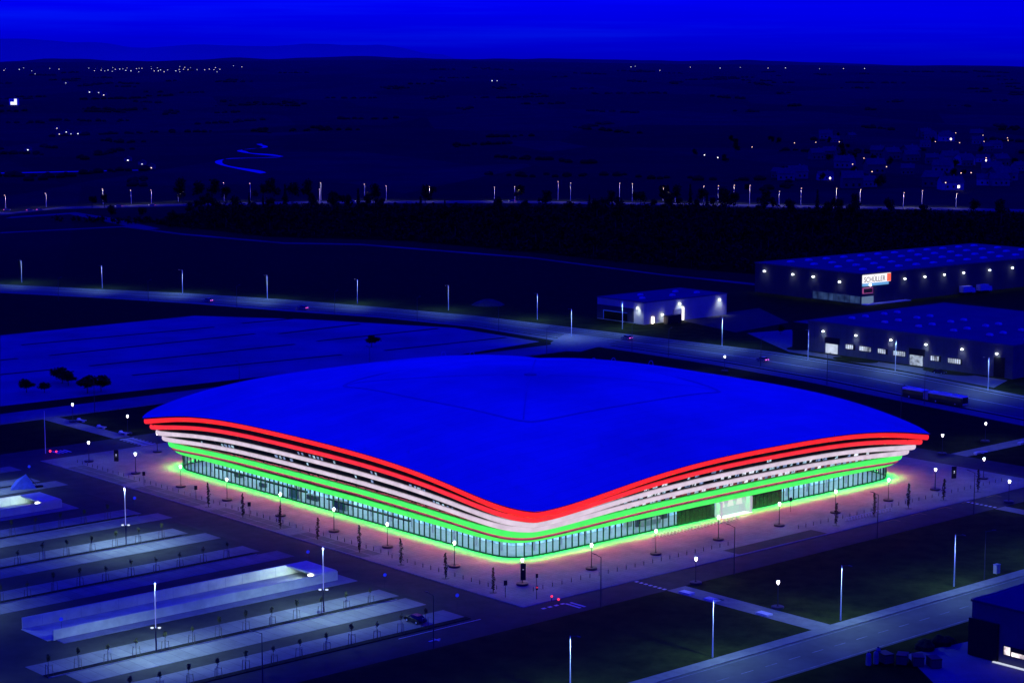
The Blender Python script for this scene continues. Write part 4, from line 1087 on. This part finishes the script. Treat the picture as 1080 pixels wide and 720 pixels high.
b = MB(); b.box(0.9, 6.3, -0.56, -0.502, 4.9, 6.7); b.build('poster', black, fw)
b = MB(); b.box(0.4, 17.6, -0.6, -0.003, 8.9, 12.4); sg = b.build('sign_board', em('sign_white', (1.0, 0.97, 1.0), 1.05), fw)
b = MB(); b.box(15.2, 17.58, -0.66, -0.602, 9.0, 12.3); b.build('sign_end', em('sign_red', (1.0, 0.12, 0.05), 1.3), sg)
b = MB(); b.box(0.4, 16.5, -0.5, -0.003, 7.7, 8.8); b.build('sign_underlight', em('sign_cyan', (0.18, 0.5, 1.0), 0.75), fw)
cu = bpy.data.curves.new('lettering', 'FONT'); cu.body = 'SCHÜLLER'; cu.size = 3.1; cu.extrude = 0.02
tmp = bpy.data.objects.new('lettering_outline', cu); C.objects.link(tmp); bpy.context.view_layer.update()
lm = bpy.data.meshes.new_from_object(tmp); bpy.data.objects.remove(tmp)
lt = bpy.data.objects.new('lettering', lm); C.objects.link(lt); lt.parent = sg
lt.location = (0.8, -0.63, 9.35); lt.rotation_euler = (R(90), 0, 0); lt.scale = (0.92, 1, 1)
lm.materials.clear(); lm.materials.append(em('letter_grey', (0.5, 0.3, 0.45), 0.12))
spot('sign_light', fw, (4.5, -1.6, 8.2), 500, 150, 0.8, (0.8, 0.9, 1.0), (0, 0.3, -1))
b = MB(); b.lathe([(0.05, 7.6), (0.5, 7.9), (0.5, 8.3), (0.05, 8.6)], 10, cx=4.5, cy=-0.9); b.build('wall_lamp', lamp_white, fw)
# long warehouse in front: facade from (104,693) to (160,629); local x along the facade to the right, y away
lw = thing('long_warehouse', 'long dark grey warehouse with six wall lamps, lit windows and skylights', 'warehouse', (104, 693, 0.05), R(-48.8))
b = MB(); b.box(0, 85, 0, 78, 0, 10.2); b.build('wall', clad_grey, lw)
b = MB(); b.box(-0.2, 85.2, -0.2, 78.2, 10.202, 10.9); b.build('roof', flat_roof, lw)
b = MB(); b.box(-8, -0.05, 1, 30, 0, 9.4); b.build('side_annex', black, lw)
skylights(lw, [(8+i*14.5, 14+j*7.5+(3 if j > 1 else 0), 1.1, .7) for i in range(6) for j in range(4)], 10.902)
b = MB(); cladding_lines(b, 'y-', 0, 85, 0, 0.2, 10.1, 2.9); b.build('cladding_joint', clad_dark, lw)
for x in (7, 21.5, 36.5, 51, 65.5, 79): wall_lamp(lw, x, 0, 7.6, 0, -1, 520, 0.40, 110)
for x in (8.2, 44.5): 
    b = MB(); b.box(x-0.4, x+6, -0.25, -0.003, 3.6, 5.8); b.build('canopy_panel', black, lw)
    b = MB(); b.box(x, x+5.2, -0.2, -0.003, 0.2, 3.5); b.build('lit_door', em('door_white_a', (0.7, 0.8, 1.0), 0.75, var=0.2, scale=.3) if x < 20 else em('door_white_b', (0.65, 0.78, 1.0), 0.5, var=0.75, scale=.7), lw)
b = MB(); b.box(78, 82, -0.3, -0.003, 0.1, 6.6); b.build('dark_gate', black, lw)
for x, wd in ((17, 4), (23, 5), (31, 4), (37.5, 5), (53, 4), (60, 5.5)):
    b = MB(); k = 0.0
    b.box(x-.1, x+wd+.1, -0.06, -0.003, 2.4, 4.3); wf = b.build('window', black, lw)
    b = MB()
    while k < wd-0.6: b.box(x+k, x+k+0.62, -0.10, -0.062, 2.6, 4.1); k += 0.85
    b.build('pane', em('pane_lit', (0.7, 0.8, 1.0), 0.6, var=0.95, scale=0.35), wf)
# dark building at the lower right corner
db = thing('dark_depot', 'dark blue depot with a lit window strip cut by the lower right corner', 'depot', W(37.3, -74.2, 0.05), ANG)
b = MB(); b.box(0, 60, -46, 0, 0, 9.4); b.build('wall', mat('depot_wall', (0.085, 0.085, 0.095), 0.6, 0.15, 0.3), db)
b = MB(); b.box(-0.2, 60, -46.2, 0.2, 9.402, 9.8); b.build('roof', clad_dark, db)
b = MB(); b.box(-0.45, -0.003, -5.6, 0.3, 0.15, 6.6); b.build('dark_gate', black, db)
b = MB(); b.box(-0.2, -0.003, -24, -6.6, 1.6, 3.2); wf = b.build('window', black, db)
b = MB(); b.box(-0.25, -0.202, -8.0, -6.8, 1.7, 3.1); b.box(-0.25, -0.202, -12.5, -8.3, 1.7, 2.4); b.box(-0.25, -0.202, -17, -13, 1.7, 2.6); b.build('pane', em('depot_lit', (1.0, 0.85, 0.9), 1.1, var=0.7, scale=0.8), wf)
b = MB(); b.box(-0.9, -0.3, -30, -5.0, 0.02, 0.16); b.build('base_light', em('base_lit', (0.75, 0.82, 1.0), 0.8), db)
def bin_make():
    r = thing('waste_container', '', 'container')
    b = MB(); b.box(-1.2, 1.2, -0.8, 0.8, 0.15, 1.5); b.build('body', clad_dark, r)
    b = MB(); b.prof([(-1.25, 1.5), (-1.2, 1.72), (1.2, 1.72), (1.25, 1.5)], -0.85, 0.85); b.build('lid', black, r)
    for x in (-.9, .9):
        b = MB(); b.bar((x, -.7, .12), (x, .7, .12), .12, n=10); b.build('wheel', rubber, r)
    return r
bins = Maker(bin_make)
for i, (u_, v_) in enumerate([(24.6, -69.5), (25.8, -71.8), (27.0, -74.2), (22.9, -67.2)]):
    bins(W(u_, v_, 0.05), ANG+R(30+i*14), ['dark waste container in the middle of the row by the depot yard', 'dark waste container with its end turned to the road', 'dark waste container nearest the bottom picture edge', 'dark waste container nearest the front road'][i], 'containers by the depot', (1.1, 1.1, 1.0))
for i, (u_, v_) in enumerate([(19.6, -66.3), (21.2, -66.6), (23.0, -65.6)]):
    b = MB(); b.lathe([(0.45, 0), (0.5, 0.2), (0.42, 1.9), (0.2, 2.15)], 12); o = b.build('steel_drum', mat('drum_blue', (0.12, 0.13, 0.2), 0.5, 0.2)); o.location = W(u_, v_, 0.03)
    b2 = MB(); b2.lathe([(0.1, 2.15), (0.16, 2.2), (0.1, 2.4)], 8); b2.build('cap', metal_dark, o)
    tag(o, ['leftmost pale upright tank beside the front road', 'middle pale upright tank beside the front road', 'pale upright tank next to the waste containers'][i], 'tank', 'tanks by the front road')
b = MB()
for k in range(9):
    b.lathe([(1.6*random.uniform(.6, 1), 0), (1.2, 0.8), (0.3, random.uniform(1.2, 1.9))], 9, cx=random.uniform(-4, 4), cy=random.uniform(-1.5, 1.5))
o = b.build('soil_heap', soil_m); o.location = W(37.5, -66.5, 0); o.rotation_euler = (0, 0, ANG); tag(o, 'dark soil heap between front road and depot', 'heap')
b = MB(); b.lathe([(7, 0), (5.5, 0.9), (2.5, 2.1), (0.4, 2.5)], 18)
o = b.build('soil_heap', mat('heap_soil', (0.06, 0.06, 0.055), 0.95, 0.4, 0.5)); o.location = (-10, 828, 0); tag(o, 'grey earth heap beside the main road left of the pale warehouse', 'heap')

# ------------------------------------------------------------------ trees
def big_tree_make(seed, h, rx, mat_, n=300, conif=False):
    def mk():
        rnd = random.Random(seed); r = thing('woodland_tree', '', 'tree')
        b = MB(); b.bar((0, 0, 0), (0.1, 0.1, h*0.5), 0.03*h*0.6, n=6, w2=0.012*h)
        for k in range(5):
            a = k*1.3+seed; z = h*(0.28+0.07*k); b.bar((0, 0, z), (rx*.6*math.cos(a), rx*.6*math.sin(a), z+h*0.2), 0.008*h, n=4, w2=0.003*h)
        b.build('trunk', bark, r)
        b = MB()
        if conif:
            for k in range(6):
                z = h*(0.2+0.13*k); rr = rx*(1-0.15*k)*0.75; leaf_cloud(b, n//6, 0, 0, z, rr, rr, h*0.12, 0.09*rx+0.25, rnd, hollow=0.2)
        else:
            for k in range(5):
                a = rnd.uniform(0, 6.28); q = rx*rnd.uniform(0.1, 0.5)
                leaf_cloud(b, n//5, q*math.cos(a), q*math.sin(a), h*rnd.uniform(0.45, 0.78), rx*rnd.uniform(.5, .75), rx*rnd.uniform(.5, .75), h*rnd.uniform(.18, .26), 0.10*rx+0.25, rnd, hollow=0.25)
        b.build('crown', mat_, r)
        return r
    return mk
forest = [Maker(big_tree_make(31, 13, 4.6, leaf_dark)), Maker(big_tree_make(32, 10, 4.0, leaf_dark)), Maker(big_tree_make(33, 15, 5.2, leaf_dark)), Maker(big_tree_make(34, 14, 3.0, leaf_dark, conif=True)), Maker(big_tree_make(35, 8, 3.6, leaf_dark))]
rnd = random.Random(77); cnt = 0
def wood_edge(x):                                   # near edge of the wood belt
    pts = [(-420, 1290), (-300, 1270), (-220, 1230), (-140, 1150), (-60, 1125), (20, 1045), (90, 965), (170, 900), (260, 940), (420, 960)]
    for (a, ya), (b_, yb) in zip(pts, pts[1:]):
        if a <= x <= b_: return ya+(yb-ya)*(x-a)/(b_-a)
    return 1200
while cnt < 235:
    x = rnd.uniform(-300, 400); y = rnd.uniform(900, 1420)
    if abs(x) > 0.275*y or y < wood_edge(x)+14: continue
    lim = 1405 if x < 150 else 1375-(x-150)*0.25
    if y > lim or (x < -215 and y > 1290): continue
    if 90 < x and y < 965: continue
    s_ = rnd.uniform(0.75, 1.25)
    forest[rnd.choice((0, 0, 1, 1, 2, 3, 4))]((x, y, 0), rnd.uniform(0, 6.3), 'dark tree in the wood belt between the fields and the highway', 'trees of the wood belt', (s_, s_, s_*rnd.uniform(.85, 1.15))); cnt += 1
for i, (x, y, k, s_) in enumerate([(-238, 1438, 2, 1.35), (-225, 1432, 0, 1.5), (-216, 1440, 2, 1.3), (-205, 1432, 0, 1.2), (-172, 1425, 2, 1.4), (-158, 1430, 0, 1.4), (-146, 1432, 2, 1.3), (-182, 1478, 4, 1.6), (-60, 1485, 4, 1.3), (5, 1478, 4, 1.5), (112, 1476, 4, 1.5), (118, 1415, 2, 1.1), (126, 1408, 3, 1.2), (135, 1404, 0, 1.2), (88, 1420, 4, 1.3), (-286, 1398, 0, 0.9), (-294, 1394, 4, 1.1)]):
    forest[k]((x, y, 0), i*1.1, 'dark roadside tree standing close to the highway lamps', 'trees beside the highway', (s_, s_, s_))
lit_tree = Maker(big_tree_make(51, 9.5, 4.2, leaf_olive, 320))  # paler leaf colour paints lamplight into these crowns
for i, (x, y, s_) in enumerate([(-188, 1458, 1.1), (-241, 1452, 0.9), (4, 1466, 1.0), (115, 1460, 0.9), (-105, 1470, 0.8)]):
    lit_tree((x, y, 0), i*1.3, ['olive tree lit by a highway lamp, the brightest at left', 'olive tree lit by a lamp left of the brightest one', 'olive tree lit by a lamp in the middle of the highway', 'olive tree lit by a lamp on the right half of the highway', 'small olive tree lit by the lamp left of centre'][i], None, (s_, s_, s_))
lot_tree = Maker(big_tree_make(41, 8.0, 4.0, leaf_dark, 420))
for i, (x, y, s_) in enumerate([(-149, 603, 0.8), (-142, 621, 1.0), (-139, 616, 0.85), (-130, 602, 1.05), (-126.5, 605, 0.95), (-50, 702, 0.8), (-143.5, 603, 0.6)]):
    lot_tree((x, y, 0.05), i*0.9, ['low dark tree at the left edge of the gravel lot', 'taller dark tree behind the others on the gravel lot', 'dark tree touching the tallest one on the gravel lot', 'rounded dark tree nearest the side road', 'second rounded dark tree nearest the side road', 'lone dark tree in the middle of the gravel lot', 'smallest dark bush tree on the gravel lot'][i], 'trees on the gravel lot', (s_*1.15, s_*1.15, s_*.72))
for i, (x, y, s_) in enumerate([(196, 905, 1), (215, 925, 1.2), (236, 948, 1.1), (178, 700, 0.5), (100, 735, 0.5)]):
    lot_tree((x, y, 0), i, ['dark tree behind the sign warehouse, left', 'dark tree behind the sign warehouse, middle', 'dark tree behind the sign warehouse, right', 'small dark tree at the right picture edge by the long warehouse', 'small dark bush by the annex of the long warehouse'][i], None, (s_, s_, s_))
wpts = [(-225, 1250), (-140, 1156), (-60, 1131), (20, 1051), (90, 971), (170, 906), (260, 946), (420, 966), (420, 1300), (250, 1345), (150, 1395), (-215, 1400)]
sheet('woodland_floor', wpts, 0.03, mat('woodland_floor', (0.010, 0.012, 0.0065), 1.0, 0.5, 0.05, world=True, spec=0.0))
b = MB(); rnd = random.Random(123); cnt = 0
while cnt < 4200:
    x = rnd.uniform(-300, 400); y = rnd.uniform(880, 1410)
    if abs(x) > 0.28*y or y < wood_edge(x)+4 or y > (1400 if x < 150 else 1370-(x-150)*0.25) or (x < -215 and y > 1280): continue
    if 88 < x and y < 960: continue
    leaf_cloud(b, 9, x, y, 1.6, 3.2, 3.2, 2.6, 1.1, rnd, hollow=0.1); cnt += 1
b.build('wood_undergrowth', leaf_dark, kind='stuff')
# far hedges and woods on the plain: one mass
b = MB(); rnd = random.Random(99)
for k in range(150):
    y = rnd.uniform(1600, 8200); x = rnd.uniform(-0.29, 0.29)*y; dx = rnd.uniform(-1, 1); ln = rnd.randrange(5, 22)
    if -370 < x < -200 and 1750 < y < 2500: continue
    for i in range(ln):
        px = x+i*dx*9+rnd.uniform(-6, 6)*(1+y/3000); py = y+i*(1-abs(dx))*16+rnd.uniform(-20, 20)
        s_ = rnd.uniform(1.2, 3.2)*(1+y/12000); z = tz(px, py)
        b.lathe([(s_*1.2, z-1), (s_*1.5, z+s_*.5), (s_*1.0, z+s_*1.0), (s_*.3, z+s_*1.25)], 6, cx=px, cy=py)
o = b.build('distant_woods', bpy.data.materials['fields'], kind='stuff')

# ------------------------------------------------------------------ highway lamps, villages
def hw_make():
    r = thing('highway_lamp', '', 'street light')
    b = MB(); b.lathe([(0.22, 0), (0.12, 12)], 6); b.build('pole', metal_pale, r)
    b = MB(); b.bar((0, 0, 11.9), (0, -1.8, 12.3), 0.08, n=5); b.build('arm', metal_pale, r)
    b = MB(); b.lathe([(0.1, 11.9), (0.32, 12.0), (0.32, 12.25), (0.1, 12.35)], 8, cy=-1.9); b.build('lamp_head', far_warm, r)
    spot('highway_light', r, (0, -2.0, 11.7), 1500, 160, 0.6, (1.0, 0.9, 0.8), size=0.3)
    return r
hw = Maker(hw_make)
HW = [(-349, 1372), (-328, 1402), (-293, 1427), (-274, 1433), (-261, 1442), (-244, 1456), (-211, 1460), (-192, 1462), (-141, 1470), (-139, 1440), (-109, 1473), (-93, 1473), (-61, 1473), (-13, 1473), (2, 1470), (34, 1473), (43, 1463), (79, 1463), (88, 1458), (111, 1463), (119, 1452), (139, 1444), (149, 1440), (160, 1436), (171, 1433), (191, 1424), (206, 1420), (230, 1413), (247, 1413), (276, 1404), (289, 1404), (312, 1399)]
rnd = random.Random(4)
for i, (x, y) in enumerate(HW):
    hw((x, y, 0), 0, 'warm highway lamp in the row along the far road', 'lamps along the highway', (1, 1, rnd.uniform(0.75, 1.15)))
def village_lamp_make(m):
    def mk():
        r = thing('village_lamp', '', 'street light')
        b = MB(); b.lathe([(0.12, 0), (0.09, 7)], 6); b.build('pole', metal_dark, r)
        b = MB(); b.lathe([(0.1, 6.7), (0.5, 6.95), (0.5, 7.35), (0.1, 7.6)], 8); b.build('lamp_head', m, r)
        return r
    return mk
vl = [Maker(village_lamp_make(far_warm)), Maker(village_lamp_make(far_glow))]
VL = [(333, 2357), (361, 2376), (391, 2389), (323, 2039), (348, 1975), (584, 2808), (598, 2696), (507, 2395), (529, 2363), (614, 2608), (567, 2402), (624, 2519), (604, 2435), (340, 1812), (416, 1919), (384, 1706), (394, 1712), (341, 1568), (317, 1858), (312, 1729), (197, 2045), (269, 2240), (205, 1990), (455, 1800), (440, 1660), (470, 1980)]
for i, (x, y) in enumerate(VL): vl[1 if i in (20, 5, 22) else 0]((x, y, 0), 0, 'tiny lit street lamp among the village houses on the right', 'village street lamps')
def house_make(wall_m, lit_=None, L=12, Wd=9, h=5.0):
    def mk():
        r = thing('village_house', '', 'house')
        b = MB(); b.box(-L/2, L/2, -Wd/2, Wd/2, 0, h); b.add([(-L/2, -Wd/2, h), (-L/2, Wd/2, h), (-L/2, 0, h+3.2)], [(0, 2, 1)]); b.add([(L/2, -Wd/2, h), (L/2, Wd/2, h), (L/2, 0, h+3.2)], [(0, 1, 2)]); b.build('wall', wall_m, r)
        b = MB()
        for s_ in (-1, 1):
            b.add([(-L/2-.5, s_*(Wd/2+.6), h-.4), (L/2+.5, s_*(Wd/2+.6), h-.4), (L/2+.5, 0, h+3.35), (-L/2-.5, 0, h+3.35)], [(0, 1, 2, 3)])
        rf = b.build('roof', house_roof, r)
        b = MB(); b.box(2, 2.8, .6, 1.4, h+1, h+4.2); b.build('chimney', house_wall, rf)
        for x in (-3.4, 0.4, 3.6):
            b = MB(); b.box(x-.6, x+.6, -Wd/2-.06, -Wd/2-.01, 1.3, 2.7); b.build('window', lit_ if lit_ and x > 3 else glass_dark, r)
        return r
    return mk
hs = [Maker(house_make(house_wall)), Maker(house_make(mat('house_pale', (0.3, 0.3, 0.3), 0.85, 0.2), lamp_warm, 14, 9)), Maker(house_make(mat('house_dim', (0.08, 0.08, 0.085), 0.85, 0.2), None, 11, 10, 6))]
HL = [(397, 2171), (400, 2106), (244, 1770), (261, 1800), (271, 1727), (291, 1633), (346, 1633), (351, 1596), (399, 1848), (360, 1816), (618, 2662), (585, 2696), (478, 1881), (481, 1968), (449, 1968), (429, 1727), (543, 2288), (412, 2065), (236, 1764), (250, 1752)]
rnd = random.Random(15)
for i in range(42):
    x, y = rnd.uniform(230, 620), rnd.uniform(1560, 2750)
    if x > 0.27*y or x < 0.12*y: continue
    HL.append((x, y))
for i, (x, y) in enumerate(HL):
    s_ = rnd.uniform(0.9, 1.5)
    hs[rnd.choice((0, 0, 1, 2, 2))]((x, y, 0), rnd.uniform(-0.6, 0.6), 'gabled house in the dark village on the right', 'village houses on the right', (s_, s_, s_))
for i in range(70):
    x, y = rnd.uniform(170, 640), rnd.uniform(1540, 2800)
    if x > 0.27*y or x < 0.09*y: continue
    s_ = rnd.uniform(.8, 1.3)
    forest[rnd.choice((0, 1, 2, 4))]((x, y, 0), rnd.uniform(0, 6), 'dark tree among the village houses on the right', 'village trees', (s_, s_, s_)) if i < 45 else None
# lit houses of the far villages on the left
def lit_house_make(m, big):
    def mk():
        r = thing('lit_house', '', 'house')
        b = MB(); b.box(-7, 7, -5, 5, 0, 6); b.build('wall', house_wall, r)
        b = MB(); b.prof([(-7.5, 6), (0, 9.5), (7.5, 6)], -5.5, 5.5); b.build('roof', house_roof, r)
        b = MB(); b.box(-big, big, -5.2, -5.02, 0.8, 0.8+big*1.5); b.build('window', m, r)
        return r
    return mk
lh = [Maker(lit_house_make(em('far_lit_a', (0.85, 0.9, 1.0), 2.0), 1.25)), Maker(lit_house_make(em('far_lit_b', (0.75, 0.78, 1.0), 1.2), 1.15)), Maker(lit_house_make(em('far_lit_c', (1.0, 0.8, 0.75), 1.8), 1.15))]
rnd = random.Random(21)
for i in range(72):
    px = rnd.choice((rnd.uniform(100, 250), rnd.uniform(105, 240), rnd.uniform(10, 260))); y = rnd.uniform(7300, 8500); x = (px-540)/2100*y
    lh[rnd.choice((0, 1, 1, 2))]((x, y, tz(x, y)), rnd.uniform(-.2, .2), 'tiny lit house in the far village near the horizon', 'lit houses of the far village')
for i, (x, y) in enumerate([(-1070, 5083), (-1040, 5050), (-702, 3089), (-650, 2919), (-626, 2841), (-640, 2830), (-618, 2850), (-1318, 5933), (-987, 4852), (-560, 2313), (-1690, 7122), (-1929, 7632), (-397, 2065), (-368, 1987), (-346, 1915), (520, 8800), (545, 8900), (610, 8300), (-60, 6000), (-45, 6020), (780, 8800), (900, 8700), (1010, 8900), (1120, 8800), (1210, 8900), (1330, 8700), (1450, 8800), (1560, 8900)]):
    s_ = 1.0 if y > 4000 else 0.55
    lh[i % 3]((x, y, tz(x, y)), 0.1, 'tiny lit house scattered on the dark plain', 'scattered lit houses on the plain', (s_, s_, s_))
b = MB(); b.box(-9, 9, -6, 6, 0, 14); mill = b.build('lit_building', mat('lit_building_wall', (0.6, 0.6, 0.62), 0.8)); mill.location = (-1039, 4184, tz(-1039, 4184)); tag(mill, 'brightly floodlit white building on the plain at the left edge', 'building')
b = MB(); b.box(-6, 7, -6.3, -6.02, 1, 7); b.box(2, 7, -6.3, -6.02, 7, 13); b.build('lit_front', em('flood_front', (0.85, 0.9, 1.0), 1.3), mill)
b = MB(); b.prof([(-9.5, 14), (0, 18), (9.5, 14)], -6.5, 6.5); b.build('roof', house_roof, mill)

# ------------------------------------------------------------------ camera and render settings
cam = bpy.data.cameras.new('camera'); co = bpy.data.objects.new('camera', cam); C.objects.link(co); sc.camera = co
cam.sensor_width = 36; cam.lens = 70.0; cam.clip_start = 1; cam.clip_end = 60000
pitch = math.atan((360-67)/2100.0)
co.location = (0, 0, 100); co.rotation_euler = (R(90)-pitch, 0, 0)
sc.view_settings.view_transform = 'Standard'; sc.view_settings.look = 'None'; sc.view_settings.exposure = 0; sc.view_settings.gamma = 1
sc.render.engine = 'CYCLES'
cy = sc.cycles; cy.use_denoising = True; cy.max_bounces = 5; cy.diffuse_bounces = 3; cy.glossy_bounces = 3; cy.transparent_max_bounces = 8
cy.sample_clamp_indirect = 4.0; cy.use_light_tree = True; cy.caustics_reflective = False; cy.caustics_refractive = False
